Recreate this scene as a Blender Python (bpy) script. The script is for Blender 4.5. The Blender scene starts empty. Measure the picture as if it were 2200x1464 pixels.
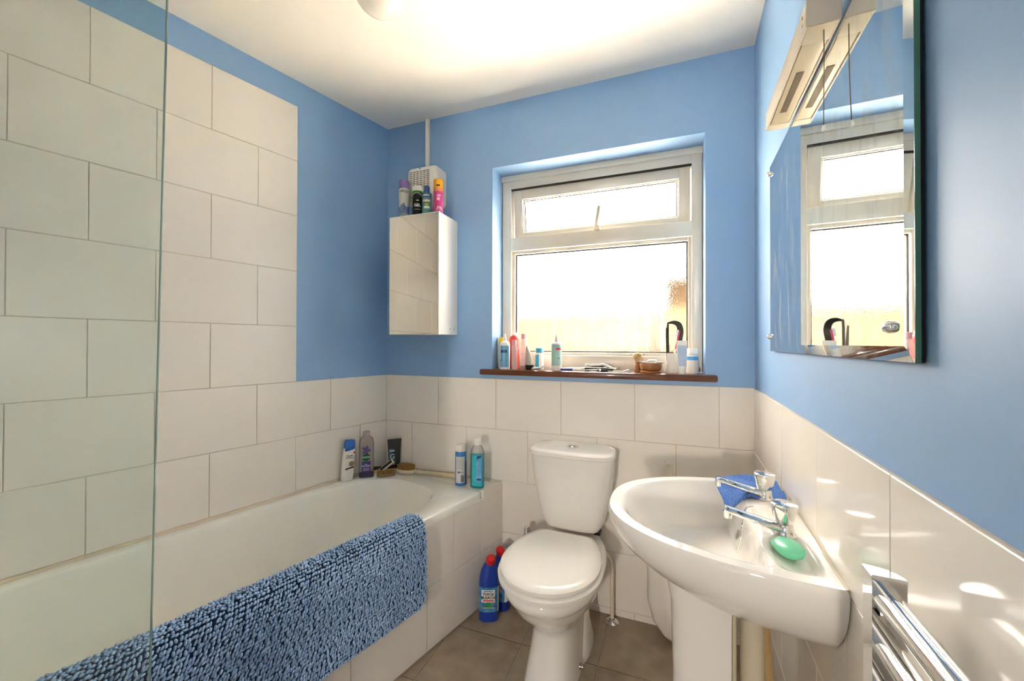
import bpy, bmesh, math, random
import numpy as np
from mathutils import Matrix, Vector
random.seed(7); rng = np.random.default_rng(7)
PI = math.pi
sc = bpy.context.scene
COL = sc.collection

# ------------------------------------------------------------------ camera, world, exposure
F_PX = 864.2
YAW, PITCH, ROLL = -0.36799, 0.00705, 0.00216
CAM = Vector((1.4682, -1.8568, 1.2175))
fw = Vector((math.sin(YAW)*math.cos(PITCH), math.cos(YAW)*math.cos(PITCH), math.sin(PITCH)))
rt = fw.cross(Vector((0, 0, 1))).normalized(); up = rt.cross(fw)
r2 = rt*math.cos(ROLL) + up*math.sin(ROLL); u2 = up*math.cos(ROLL) - rt*math.sin(ROLL)
cd = bpy.data.cameras.new('camera'); cd.sensor_fit = 'HORIZONTAL'; cd.sensor_width = 36.0
cd.lens = F_PX/2200*36.0; cd.clip_start = 0.02
cam = bpy.data.objects.new('camera', cd); COL.objects.link(cam)
m = Matrix((r2, u2, -fw)).transposed().to_4x4(); m.translation = CAM; cam.matrix_world = m
sc.camera = cam

world = bpy.data.worlds.new('overcast_sky'); sc.world = world; world.use_nodes = True
bg = world.node_tree.nodes['Background']
bg.inputs['Color'].default_value = (1.0, 0.925, 0.83, 1); bg.inputs['Strength'].default_value = 18.0
ld = bpy.data.lights.new('window_portal', 'AREA'); ld.shape = 'RECTANGLE'; ld.size = 1.0; ld.size_y = 1.05
ld.cycles.is_portal = True
lo = bpy.data.objects.new('window_portal', ld); COL.objects.link(lo)
lo.location = (1.13, 0.27, 1.6); lo.rotation_euler = (-PI/2, 0, 0)

sd = bpy.data.lights.new('sun', 'SUN'); sd.energy = 230.0; sd.angle = 0.03; sd.color = (1.0, 0.95, 0.88)
so_ = bpy.data.objects.new('sun', sd); COL.objects.link(so_)
so_.rotation_euler = Vector((-0.12, 0.30, -1.0)).to_track_quat('-Z', 'Y').to_euler()     # high sun behind the house, lighting the unseen bounce ground
vs = sc.view_settings
vs.view_transform = 'Standard'; vs.look = 'None'; vs.gamma = 1.0; vs.use_curve_mapping = False
vs.exposure = 0.13
sc.cycles.use_denoising = True
sc.cycles.max_bounces = 14; sc.cycles.diffuse_bounces = 8; sc.cycles.transmission_bounces = 10
sc.cycles.transparent_max_bounces = 16; sc.cycles.sample_clamp_indirect = 0.0
sc.cycles.blur_glossy = 0.5

# ------------------------------------------------------------------ room frame (measured)
AL, AR, W = 0.23344, -0.03475, 1.798
ZC, ZD, TH, TW = 2.423, 1.0405, 0.2525, 0.333
L = Vector((-math.sin(AL), -math.cos(AL), 0)); NL = Vector((math.cos(AL), -math.sin(AL), 0))
RD = Vector((math.sin(AR), -math.cos(AR), 0)); NR = Vector((-math.cos(AR), -math.sin(AR), 0))
RO = Vector((W, 0, 0))
def lp(b, a, z=0): return NL*b + L*a + Vector((0, 0, z))          # left-wall frame
def rp(n, s, z=0): return RO + RD*s + NR*n + Vector((0, 0, z))    # right-wall frame

# ------------------------------------------------------------------ materials
def lin(c):
    if isinstance(c, str):
        c = tuple(int(c[i:i+2], 16)/255 for i in (0, 2, 4))
    return tuple((x/12.92 if x <= 0.04045 else ((x+0.055)/1.055)**2.4) for x in c) + (1,)
MATS = {}
def mat(name, col, rough=0.5, metal=0.0, bump=None, vary=None, coat=0.0, trans=0.0, ior=1.45, spec=0.5, sss=0.0, rbump=None, wpos=False):
    if name in MATS: return MATS[name]
    mt = bpy.data.materials.new(name); mt.use_nodes = True; nt = mt.node_tree
    p = nt.nodes['Principled BSDF']
    p.inputs['Base Color'].default_value = lin(col); p.inputs['Roughness'].default_value = rough
    p.inputs['Metallic'].default_value = metal; p.inputs['IOR'].default_value = ior
    p.inputs['Specular IOR Level'].default_value = spec
    p.inputs['Coat Weight'].default_value = coat; p.inputs['Coat Roughness'].default_value = 0.06
    p.inputs['Transmission Weight'].default_value = trans
    tc = nt.nodes.new('ShaderNodeTexCoord')
    class _W: outputs = {'Object': nt.nodes.new('ShaderNodeNewGeometry').outputs['Position']}
    if wpos: tc = _W
    if bump:
        n = nt.nodes.new('ShaderNodeTexNoise'); n.inputs['Scale'].default_value = bump[0]; n.inputs['Detail'].default_value = 3
        b = nt.nodes.new('ShaderNodeBump'); b.inputs['Strength'].default_value = bump[1]; b.inputs['Distance'].default_value = bump[2] if len(bump) > 2 else 0.002
        nt.links.new(tc.outputs['Object'], n.inputs['Vector']); nt.links.new(n.outputs['Fac'], b.inputs['Height']); nt.links.new(b.outputs['Normal'], p.inputs['Normal'])
    if vary:                                             # (scale, other colour, detail)
        n = nt.nodes.new('ShaderNodeTexNoise'); n.inputs['Scale'].default_value = vary[0]; n.inputs['Detail'].default_value = vary[2] if len(vary) > 2 else 4
        r = nt.nodes.new('ShaderNodeValToRGB'); r.color_ramp.elements[0].position = 0.32; r.color_ramp.elements[1].position = 0.68
        r.color_ramp.elements[0].color = lin(col); r.color_ramp.elements[1].color = lin(vary[1])
        nt.links.new(tc.outputs['Object'], n.inputs['Vector']); nt.links.new(n.outputs['Fac'], r.inputs['Fac']); nt.links.new(r.outputs['Color'], p.inputs['Base Color'])
    if rbump:                                            # roughness smears (scale, lo, hi)
        n = nt.nodes.new('ShaderNodeTexNoise'); n.inputs['Scale'].default_value = rbump[0]; n.inputs['Detail'].default_value = 4
        q = nt.nodes.new('ShaderNodeMapRange'); q.inputs['From Min'].default_value = 0.35; q.inputs['From Max'].default_value = 0.7
        q.inputs['To Min'].default_value = rbump[1]; q.inputs['To Max'].default_value = rbump[2]
        nt.links.new(tc.outputs['Object'], n.inputs['Vector']); nt.links.new(n.outputs['Fac'], q.inputs['Value']); nt.links.new(q.outputs['Result'], p.inputs['Roughness'])
    MATS[name] = mt; return mt

M_BLUE = mat('blue_satin_paint', '88add5', 0.50, bump=(45, 0.10, 0.002), vary=(3.0, '83a9d2'), spec=0.85)
M_CEIL = mat('ceiling_paint', 'f4eee4', 0.75, bump=(30, 0.08, 0.002))
M_TILE = mat('wall_tile_glaze', 'e9e2d8', 0.12, bump=(7, 0.10, 0.003), wpos=True)
M_GROUT = mat('tile_grout', 'c8bcae', 0.8)
M_FLOOR = mat('floor_tile_stone', 'a5957f', 0.38, bump=(60, 0.15, 0.002), vary=(11, '8d7d68', 6), wpos=True)
M_FGROUT = mat('floor_grout', 'b3a798', 0.85)
M_CERAM = mat('white_ceramic', 'efebe4', 0.06, coat=0.5)
M_BATH = mat('bath_enamel', 'e9e6dd', 0.10, coat=0.3, rbump=(6, 0.06, 0.2))
M_UPVC = mat('window_upvc', 'd6cebf', 0.3)
M_GASKGAP = mat('black_gasket_gap', '2a2724', 0.6)
M_CHROME = mat('chrome', 'e6e4e0', 0.05, metal=1.0)
M_STEEL = mat('brushed_steel', 'b9b4aa', 0.25, metal=1.0)
M_WHITE = mat('white_plastic', 'ece8e0', 0.3)
M_WHITE2 = mat('white_melamine', 'f0ece4', 0.18)
M_OFFW = mat('old_white_pipe', 'ddd2ba', 0.4)
M_CREAM = mat('cream_plastic', 'd6cbb4', 0.35)
M_YELPIPE = mat('yellowed_pipe', 'b89c6a', 0.45)
M_BLACK = mat('black_plastic', '15140f', 0.35)
M_DARK = mat('dark_recess', '1c1915', 0.7)
M_WOODD = mat('stained_sill_wood', '5a2e18', 0.3, vary=(14, '6e3b20', 6), coat=0.3)
M_WOODL = mat('pale_wood', 'cdb78e', 0.5, vary=(30, 'b99f72', 5))
M_WOODM = mat('turned_wood', 'a8703c', 0.35, vary=(25, '8d5a2c', 6))
M_BRIST = mat('brush_bristle', 'b48a4f', 0.8, vary=(120, '8c6433', 3))
M_SKIN = mat('blush_bristle', 'd9c096', 0.85, vary=(90, 'b89a68', 3))
M_SOAP = mat('green_soap', '76d3a8', 0.3)
M_MATB = mat('bath_mat_shade_backing', '2c4059', 0.9)  # backing darkened to put shade into the crevices between loops
M_PILE = mat('bath_mat_chenille', '9fb8d6', 0.9, vary=(7, '87a3c6', 3))
M_CLOTH = mat('blue_terry', '6a95dc', 0.9, bump=(700, 0.8, 0.003), vary=(420, '2c55a4', 2))
M_BAG = mat('white_bag_film', 'e4ded6', 0.35)
M_HALL = mat('hall_paint', 'e6dfd4', 0.8)

def glassy(name, tint, fres=0.5, rough=0.02, milk=0.0):
    mt = bpy.data.materials.new(name); mt.use_nodes = True; nt = mt.node_tree; nt.nodes.clear()
    o = nt.nodes.new('ShaderNodeOutputMaterial'); t = nt.nodes.new('ShaderNodeBsdfTransparent'); g = nt.nodes.new('ShaderNodeBsdfGlossy')
    t.inputs['Color'].default_value = tint + (1,); g.inputs['Roughness'].default_value = rough
    mx = nt.nodes.new('ShaderNodeMixShader'); lw = nt.nodes.new('ShaderNodeFresnel'); lw.inputs['IOR'].default_value = 1.45
    mu = nt.nodes.new('ShaderNodeMath'); mu.operation = 'MULTIPLY'; mu.inputs[1].default_value = fres
    nt.links.new(lw.outputs[0], mu.inputs[0]); nt.links.new(mu.outputs[0], mx.inputs[0])
    nt.links.new(t.outputs[0], mx.inputs[1]); nt.links.new(g.outputs[0], mx.inputs[2]); nt.links.new(mx.outputs[0], o.inputs[0])
    if milk:
        d = nt.nodes.new('ShaderNodeBsdfDiffuse'); d.inputs['Color'].default_value = (0.85, 0.80, 0.78, 1); m2 = nt.nodes.new('ShaderNodeMixShader'); m2.inputs[0].default_value = milk
        nt.links.new(mx.outputs[0], m2.inputs[1]); nt.links.new(d.outputs[0], m2.inputs[2]); nt.links.new(m2.outputs[0], o.inputs[0])
    return mt
M_GLASS = glassy('shower_glass', (0.93, 0.965, 0.945))
M_CLEAR = glassy('clear_bottle_plastic', (0.93, 0.92, 0.92), 0.5, 0.08)
M_LILAC = glassy('smoky_bottle_plastic', (0.84, 0.81, 0.82), 0.5, 0.08)
M_PINKC = glassy('pink_clear_plastic', (0.93, 0.74, 0.74), 0.5, 0.08, 0.4)
M_AQUA = glassy('aqua_mouthwash', (0.55, 0.93, 0.95), 0.3, 0.05)
M_MILK = glassy('milky_clear_plastic', (0.93, 0.90, 0.89), 0.5, 0.08, 0.45)
M_GEDGE = mat('green_glass_edge', '6f8577', 0.15)
M_GEDGE2 = mat('mirror_bevel_edge', '55806a', 0.15)

def frosted():
    mt = bpy.data.materials.new('textured_window_glass'); mt.use_nodes = True; nt = mt.node_tree; nt.nodes.clear()
    o = nt.nodes.new('ShaderNodeOutputMaterial'); t = nt.nodes.new('ShaderNodeBsdfTransparent'); r = nt.nodes.new('ShaderNodeBsdfRefraction')
    t.inputs['Color'].default_value = (0.95, 0.95, 0.93, 1); r.inputs['Roughness'].default_value = 0.24; r.inputs['IOR'].default_value = 1.2
    tc = nt.nodes.new('ShaderNodeTexCoord'); n = nt.nodes.new('ShaderNodeTexVoronoi'); n.inputs['Scale'].default_value = 190
    b = nt.nodes.new('ShaderNodeBump'); b.inputs['Strength'].default_value = 0.30; b.inputs['Distance'].default_value = 0.002
    nt.links.new(tc.outputs['Object'], n.inputs['Vector']); nt.links.new(n.outputs['Distance'], b.inputs['Height']); nt.links.new(b.outputs['Normal'], r.inputs['Normal'])
    mx = nt.nodes.new('ShaderNodeMixShader'); mx.inputs[0].default_value = 0.76
    nt.links.new(t.outputs[0], mx.inputs[1]); nt.links.new(r.outputs[0], mx.inputs[2]); nt.links.new(mx.outputs[0], o.inputs[0])
    return mt
M_FROST = frosted()

def mirror_mat():
    mt = bpy.data.materials.new('smeared_mirror'); mt.use_nodes = True; nt = mt.node_tree
    p = nt.nodes['Principled BSDF']; p.inputs['Metallic'].default_value = 1.0; p.inputs['Roughness'].default_value = 0.015
    p.inputs['Base Color'].default_value = (0.86, 0.90, 0.88, 1)
    d = nt.nodes.new('ShaderNodeBsdfDiffuse'); d.inputs['Color'].default_value = (0.75, 0.78, 0.76, 1)
    tc = nt.nodes.new('ShaderNodeTexCoord'); mp = nt.nodes.new('ShaderNodeMapping'); mp.inputs['Scale'].default_value = (9, 1, 2.2)
    n = nt.nodes.new('ShaderNodeTexNoise'); n.inputs['Scale'].default_value = 3.0; n.inputs['Detail'].default_value = 5; n.inputs['Distortion'].default_value = 0.6
    q = nt.nodes.new('ShaderNodeMapRange'); q.inputs['From Min'].default_value = 0.5; q.inputs['From Max'].default_value = 0.85; q.inputs['To Max'].default_value = 0.40
    mx = nt.nodes.new('ShaderNodeMixShader'); o = nt.nodes['Material Output']
    nt.links.new(tc.outputs['Object'], mp.inputs[0]); nt.links.new(mp.outputs[0], n.inputs['Vector']); nt.links.new(n.outputs['Fac'], q.inputs['Value'])
    nt.links.new(q.outputs['Result'], mx.inputs[0]); nt.links.new(p.outputs[0], mx.inputs[1]); nt.links.new(d.outputs[0], mx.inputs[2]); nt.links.new(mx.outputs[0], o.inputs[0])
    return mt
M_MIRROR = mirror_mat()
M_DOORMIR = mat('cabinet_mirror_door', 'e9e6df', 0.02, metal=1.0)
M_DIFF = mat('lamp_diffuser', 'cbbc9c', 0.25, bump=(40, 0.2, 0.002))
M_OPAL = mat('opal_lamp_globe', 'e6e0d4', 0.12)

# ------------------------------------------------------------------ mesh helpers
def finish(me, smooth=35):
    if smooth:
        me.polygons.foreach_set('use_smooth', [True]*len(me.polygons))
        me.set_sharp_from_angle(angle=math.radians(smooth))
def obj(name, geo, mt, parent=None, smooth=35, loc=None, rz=None):
    """geo = (verts, faces) or a mesh"""
    if isinstance(geo, bpy.types.Mesh): me = geo
    else:
        me = bpy.data.meshes.new(name); me.from_pydata([tuple(v) for v in geo[0]], [], geo[1])
        bm = bmesh.new(); bm.from_mesh(me); bmesh.ops.recalc_face_normals(bm, faces=bm.faces); bm.to_mesh(me); bm.free()
        finish(me, smooth)
    if mt and not me.materials: me.materials.append(mt)
    o = bpy.data.objects.new(name, me); COL.objects.link(o)
    if parent: o.parent = parent
    if loc is not None: o.location = loc
    if rz is not None: o.rotation_euler = (0, 0, rz)
    return o
def tag(o, label, cat, group=None):
    o['label'] = label; o['category'] = cat
    if group: o['group'] = group
    return o
def struct(o, label=None):
    o['kind'] = 'structure'
    if label: o['label'] = label
    return o
def thing(name, label, cat, loc=(0, 0, 0), rz=0.0, group=None):
    o = bpy.data.objects.new(name, None); COL.objects.link(o); o.empty_display_size = 0.05
    o.location = loc; o.rotation_euler = (0, 0, rz); return tag(o, label, cat, group)
def join(*geos):
    V, Fc = [], []
    for v, f in geos:
        k = len(V); V += [tuple(x) for x in v]; Fc += [tuple(i+k for i in q) for q in f]
    return V, Fc
def xf(geo, mtx): return [tuple(mtx @ Vector(v)) for v in geo[0]], geo[1]
def box(x0, x1, y0, y1, z0, z1, bev=0.0, seg=2):
    bm = bmesh.new(); bmesh.ops.create_cube(bm, size=1)
    for v in bm.verts: v.co = ((x0+x1)/2+v.co.x*(x1-x0), (y0+y1)/2+v.co.y*(y1-y0), (z0+z1)/2+v.co.z*(z1-z0))
    if bev: bmesh.ops.bevel(bm, geom=list(bm.edges), offset=bev, segments=seg, profile=0.5, affect='EDGES')
    bm.verts.index_update(); g = ([v.co[:] for v in bm.verts], [tuple(v.index for v in f.verts) for f in bm.faces]); bm.free(); return g
def prism(poly, z0, z1):
    n = len(poly); V = [(p[0], p[1], z0) for p in poly]+[(p[0], p[1], z1) for p in poly]
    return V, [tuple(range(n))[::-1], tuple(range(n, 2*n))]+[(i, (i+1) % n, n+(i+1) % n, n+i) for i in range(n)]
def loft(rings, cap0=True, cap1=True):
    n = len(rings[0]); V = [tuple(p) for r in rings for p in r]; Fc = []
    for k in range(len(rings)-1):
        for i in range(n):
            j = (i+1) % n; Fc.append((k*n+i, k*n+j, (k+1)*n+j, (k+1)*n+i))
    if cap0: Fc.append(tuple(range(n))[::-1])
    if cap1: Fc.append(tuple(range((len(rings)-1)*n, len(rings)*n)))
    return V, Fc
def ell(cx, cy, hx, hy, z, e=2.0, n=40):
    out = []
    for i in range(n):
        t = 2*PI*i/n; c, s = math.cos(t), math.sin(t)
        out.append((cx+hx*math.copysign(abs(c)**(2/e), c), cy+hy*math.copysign(abs(s)**(2/e), s), z))
    return out
def lathe(prof, n=28, sx=1.0, sy=1.0, e=2.0, cap0=True, cap1=True):
    return loft([ell(0, 0, max(r, 1e-5)*sx, max(r, 1e-5)*sy, z, e, n) for r, z in prof], cap0, cap1)
def smooth_path(pts, k=6):
    P = [Vector(p) for p in pts]; out = []
    for i in range(len(P)-1):
        a, b, c, d = P[max(i-1, 0)], P[i], P[i+1], P[min(i+2, len(P)-1)]
        for j in range(k):
            t = j/k
            out.append(0.5*((2*b)+(c-a)*t+(2*a-5*b+4*c-d)*t*t+(3*b-a-3*c+d)*t**3))
    out.append(P[-1]); return out
def tube(path, r, n=12, caps=True):
    P = [Vector(p) for p in path]; rings = []; prev = None
    for i, p in enumerate(P):
        t = (P[min(i+1, len(P)-1)]-P[max(i-1, 0)]).normalized()
        if prev is None:
            a = Vector((0, 0, 1)) if abs(t.z) < 0.9 else Vector((1, 0, 0)); x = a.cross(t).normalized()
        else: x = (prev-t*prev.dot(t)).normalized()
        prev = x; y = t.cross(x); rr = r[i] if isinstance(r, (list, tuple)) else r
        rings.append([p+x*rr*math.cos(2*PI*k/n)+y*rr*math.sin(2*PI*k/n) for k in range(n)])
    return loft(rings, caps, caps)
def patch(r, z0, z1, a0, a1, sx=1.0, sy=1.0, e=2.0, n=16, off=0.0006, zf=None):
    """curved label on a lathe of constant radius; angle 0 faces local -Y"""
    V, Fc = [], []
    for i in range(n+1):
        a = a0+(a1-a0)*i/n; c, s = math.sin(a), -math.cos(a)
        x = math.copysign(abs(c)**(2/e), c)*(r*sx+off); y = math.copysign(abs(s)**(2/e), s)*(r*sy+off)
        zz0, zz1 = (zf(i/n) if zf else (z0, z1)); V += [(x, y, zz0), (x, y, zz1)]
    for i in range(n): Fc.append((2*i, 2*i+2, 2*i+3, 2*i+1))
    return V, Fc
def text_geo(body, size, bold=0.0):
    cu = bpy.data.curves.new('lettering', 'FONT'); cu.body = body; cu.size = size; cu.align_x = 'CENTER'; cu.align_y = 'CENTER'
    cu.offset = bold*size; cu.resolution_u = 3
    o = bpy.data.objects.new('lettering', cu); COL.objects.link(o)
    dg = bpy.context.evaluated_depsgraph_get(); me = bpy.data.meshes.new_from_object(o.evaluated_get(dg))
    g = ([v.co[:] for v in me.vertices], [tuple(p.vertices) for p in me.polygons])
    bpy.data.objects.remove(o); bpy.data.curves.remove(cu); bpy.data.meshes.remove(me); return g
def text_on(body, size, zc, r=None, y=0.0, x=0.0, bold=0.02, off=0.0012, sx=1.0, lean=0.0):
    """wrap on a cylinder of radius r or lay flat at local y"""
    v, f = text_geo(body, size, bold); out = []
    for a, b, _ in v:
        a = a*sx+x+b*lean
        if r: t = a/r; out.append(((r+off)*math.sin(t), -(r+off)*math.cos(t), zc+b))
        else: out.append((a, y-off, zc+b))
    return out, f
def lettering(parent, mt, *a, **k): return obj('lettering', text_on(*a, **k), mt, parent, 0)
def flat(pts2, y):                                    # polygon printed flat on a face at local y
    return [(x, y, z) for x, z in pts2], [tuple(range(len(pts2)))]
def face_cam(p, extra=0.0): return math.atan2(CAM.x-p[0], -(CAM.y-p[1]))+extra

# ------------------------------------------------------------------ room shell
YN = 1.72                                             # near wall, along the left wall
near_r = rp(0, 2.22)
WT = 0.26
op = (0.645, 1.618, 1.06, 2.104)
g = join(box(-0.35, op[0], 0, WT, -0.05, ZC+0.1), box(op[1], W+0.3, 0, WT, -0.05, ZC+0.1),
         box(op[0], op[1], 0, WT, -0.05, op[2]), box(op[0], op[1], 0, WT, op[3], ZC+0.1))
wall_back = struct(obj('wall_back', g, M_BLUE, smooth=0), 'blue painted back wall with the window opening')
def slab(a, b, out, t, z0, z1):
    a, b, out = Vector(a), Vector(b), Vector(out)*t
    return prism([a[:2], b[:2], (b+out)[:2], (a+out)[:2]], z0, z1)
wall_left = struct(obj('wall_left', slab(L*-0.3, L*4.4, -NL, 0.12, -0.05, ZC+0.1), M_BLUE, smooth=0), 'blue wall above and beside the bath tiles')
wall_right = struct(obj('wall_right', slab(RO+RD*0.0, RO+RD*5.0, -NR, 0.12, -0.05, ZC+0.1), M_BLUE, smooth=0), 'blue wall behind the mirror and basin')
dj0, dj1, dh = 1.02, 2.04, 2.15
wf = join(slab(lp(-0.02, YN), lp(dj0, YN), L, 0.1, -0.05, ZC+0.1), slab(lp(dj1, YN), lp(2.19, YN), L, 0.1, -0.05, ZC+0.1),
          slab(lp(dj0, YN), lp(dj1, YN), L, 0.1, dh, ZC+0.1))
wall_front = struct(obj('wall_front', wf, M_BLUE, smooth=0), 'blue wall with the doorway behind the viewer')
wall_hall = struct(obj('wall_hall', join(slab(lp(0.0, 4.2), lp(2.9, 4.2), L, 0.1, -0.05, ZC+0.1)), M_HALL, smooth=0), 'pale hall wall beyond the doorway')
hl = [lp(-0.14, 4.4), lp(2.95, 4.4), Vector((2.1, WT, 0)), Vector((-0.12, WT, 0))]
ceiling = struct(obj('ceiling', prism([p[:2] for p in hl], ZC, ZC+0.12), M_CEIL, smooth=0), 'white painted ceiling')
floor = struct(obj('floor', prism([p[:2] for p in hl], -0.06, -0.004), M_FGROUT, smooth=0), 'brown stone floor tiles')
for i, (a, b) in enumerate([(lp(dj0, YN), lp(dj0+0.06, YN)), (lp(dj1-0.06, YN), lp(dj1, YN))]):
    struct(obj('trim_%d' % (i+1), slab(a-L*0.015, b-L*0.015, L, 0.13, 0, dh), M_WHITE, smooth=0), 'white door jamb')

# floor tiles
def clipped(poly, a, b):                              # keep the side where a.x <= b
    out = []
    for i in range(len(poly)):
        p, q = poly[i], poly[(i+1) % len(poly)]; dp, dq = p[0]*a[0]+p[1]*a[1]-b, q[0]*a[0]+q[1]*a[1]-b
        if dp <= 0: out.append(p)
        if dp*dq < 0: t = dp/(dp-dq); out.append((p[0]+(q[0]-p[0])*t, p[1]+(q[1]-p[1])*t))
    return out
FT = 0.305
for i in range(-2, 4):
    for j in range(0, 8):
        x0, y1 = 0.9205+FT*i, 0.302-0.012-FT*j
        if j == 0: y1 = -0.011
        y0 = -0.315-FT*(j-1) if j else -0.012
        if j == 0: continue
        y0 = -0.315-FT*(j-1); y1 = 0.0 if j == 1 else y0+FT
        q = [(x0+.0025, y0+.0025), (x0+FT-.0025, y0+.0025), (x0+FT-.0025, y1-.0025), (x0+.0025, y1-.0025)]
        q = clipped(q, (-NL.x, -NL.y), -0.69)
        q = clipped(q, (-NR.x, -NR.y), -NR.dot(RO)) if len(q) > 2 else q
        q = clipped(q, (L.x, L.y), YN+0.06) if len(q) > 2 else q
        if len(q) > 2: obj('floor_tile', prism(q, -0.006, 0.0), M_FLOOR, floor, 0)

# wall tiles: every tile a child of its wall
TT, GAP = 0.006, 0.0022
tcache = {}
def tile_mesh(w, h):
    k = (round(w, 4), round(h, 4))
    if k not in tcache:
        g = box(0, w-GAP, -TT, 0, 0, h-GAP, 0.0012, 1); me = bpy.data.meshes.new('tile'); me.from_pydata(g[0], [], g[1])
        me.materials.append(M_TILE); tcache[k] = me
    return tcache[k]
def tile_row(wall, org, d, s0, s1, joints, z0, z1):
    """tiles on a wall running from org along d; joints = positions along s; local y points into the wall"""
    cuts = [s0]+[j for j in joints if s0+0.004 < j < s1-0.004]+[s1]; rz = math.atan2(d.y, d.x)
    for a, b in zip(cuts[:-1], cuts[1:]):
        o = obj('tile', tile_mesh(b-a, z1-z0), None, wall)
        o.location = org+d*(a+GAP/2)+Vector((0, 0, z0+GAP/2)); o.rotation_euler = (random.uniform(-.0015, .0015), 0, rz+random.uniform(-.002, .002))
bj = lambda o: [o+TW*i for i in range(-1, 9)]
X = Vector((1, 0, 0)); O0 = Vector((0, 0, 0))
rows = [ZD-TH, ZD-2*TH, ZD-3*TH, ZD-4*TH, 0.0]
for k, z in enumerate(rows):
    z1 = ZD-TH*k
    tile_row(wall_back, O0, X, 0.0 if k < 2 else 0.70, W, bj(0.336 if k % 2 == 0 else 0.171), z, z1)
    tile_row(wall_right, RO, RD, 0.007, 2.1, bj(0.160 if k % 2 == 0 else 0.3265), z, z1)
obj('grout', join(box(0, W, -0.0035, 0.01, 0, ZD)), M_GROUT, wall_back, 0)
obj('grout', slab(RO, RO+RD*2.2, -NR, 0.01, 0, ZD) if 0 else slab(RO+NR*0.0035, RO+RD*2.1+NR*0.0035, -NR, 0.01, 0, ZD), M_GROUT, wall_right, 0)
LE = 0.5075
lj0 = [0.3405+TW*i for i in range(6)]; lj1 = [0.1752+TW*i for i in range(6)]
LMAX = 1.70
def left_row(s0, s1, joints, z0, z1):                 # d = -L so that local y points into the wall
    tile_row(wall_left, L*LMAX, -L, LMAX-s1, LMAX-s0, sorted(LMAX-j for j in joints), z0, z1)
for k in range(5): left_row(LE, LMAX, lj1 if k % 2 == 0 else lj0, ZD+TH*k, ZD+TH*(k+1))
left_row(0.007, LMAX, lj0, ZD-TH, ZD); left_row(0.007, LMAX, lj1, ZD-2*TH+0.002, ZD-TH)
obj('grout', slab(L*0.0+NL*0.0035, L*LMAX+NL*0.0035, -NL, 0.01, 0.3, ZD), M_GROUT, wall_left, 0)
obj('grout', slab(L*LE+NL*0.0035, L*LMAX+NL*0.0035, -NL, 0.01, ZD, ZD+5*TH), M_GROUT, wall_left, 0)

# white tiles added on the unseen shower-end wall to bounce window light back
FO = lp(0.0, YN-0.0005); FD = NL                       # d such that local y points into the wall (towards +L)
for k in range(9):
    z0 = ZD-TH*4+TH*k
    FJ = [0.333*i+(0.0 if k % 2 else 0.1665) for i in range(6)]
    tile_row(wall_front, lp(1.01, YN), -NL, 0.0, 1.00, sorted(1.01-j for j in FJ if 0 < j < 1.00), z0, z0+TH)
# ------------------------------------------------------------------ window
win = struct(bpy.data.objects.new('window_1', None), 'white plastic window with textured glass and an open top vent'); COL.objects.link(win)
FX0, FX1, FZ0, FZ1, FY0, FY1 = 0.647, 1.616, 1.088, 2.102, 0.128, 0.198
IX0, IX1, IZ0, TZ0, TZ1, IZ1 = 0.698, 1.572, 1.158, 1.705, 1.776, 2.034
def bar(name, x0, x1, z0, z1, y0=FY0, y1=FY1, parent=win, bev=0.004, mt=M_UPVC): return obj(name, box(x0, x1, y0, y1, z0, z1, bev), mt, parent)
bar('frame_jamb', FX0, IX0, FZ0, FZ1); bar('frame_jamb', IX1, FX1, FZ0, FZ1)
bar('frame_head', IX0-.002, IX1+.002, IZ1, FZ1); bar('frame_sill', IX0-.002, IX1+.002, FZ0, IZ0); bar('transom', IX0-.002, IX1+.002, TZ0, TZ1)
bar('frame_fillet', FX0-.004, FX1+.003, FZ1-.028, FZ1+.002, FY0-.012, FY0+.02); 
def beads(par, x0, x1, z0, z1, y0, y1, w, name='glazing_bead', mt=M_UPVC):
    for a, b, c, d in ((x0, x0+w, z0, z1), (x1-w, x1, z0, z1), (x0+w, x1-w, z0, z0+w), (x0+w, x1-w, z1-w, z1)):
        obj(name, box(a, b, y0, y1, c, d, 0.003), mt, par)
beads(win, IX0-.001, IX1+.001, IZ0-.001, TZ0+.001, FY0+0.016, FY1-0.01, 0.016)
beads(win, IX0+.014, IX1-.014, IZ0+.014, TZ0-.014, FY0+0.030, FY0+0.040, 0.007, 'gasket_gap', M_GASKGAP)
obj('pane', box(IX0+.012, IX1-.012, FY0+.036, FY0+.040, IZ0+.012, TZ0-.012), M_FROST, win, 0)
obj('gasket_gap', box(IX0, IX1, FY0-0.0015, FY0+0.012, IZ1-0.0065, IZ1-0.0005), M_GASKGAP, win, 0)  # black strip drawn in as the shaded gap above the sash
sash = bpy.data.objects.new('vent_sash', None); COL.objects.link(sash); sash.parent = win
sash.location = (0, FY0+0.012, IZ1-0.004); sash.rotation_euler = (math.radians(7.5), 0, 0)
SX0, SX1, SZ0, SZ1 = IX0+.004, IX1-.004, -(IZ1-TZ1)+.006, 0.0
sw = 0.050
for a, b, c, d in ((SX0, SX0+sw, SZ0, SZ1), (SX1-sw, SX1, SZ0, SZ1), (SX0+sw-.002, SX1-sw+.002, SZ1-sw, SZ1), (SX0+sw-.002, SX1-sw+.002, SZ0, SZ0+.030)):
    obj('sash_rail', box(a, b, 0, 0.05, c, d, 0.005), M_UPVC, sash)
beads(sash, SX0+sw-.004, SX1-sw+.004, SZ0+.026, SZ1-sw+.004, 0.012, 0.03, 0.010, 'gasket_gap', M_UPVC)
beads(sash, SX0+sw+.004, SX1-sw-.004, SZ0+.034, SZ1-sw-.004, 0.020, 0.026, 0.006, 'gasket_gap', M_GASKGAP)
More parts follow.
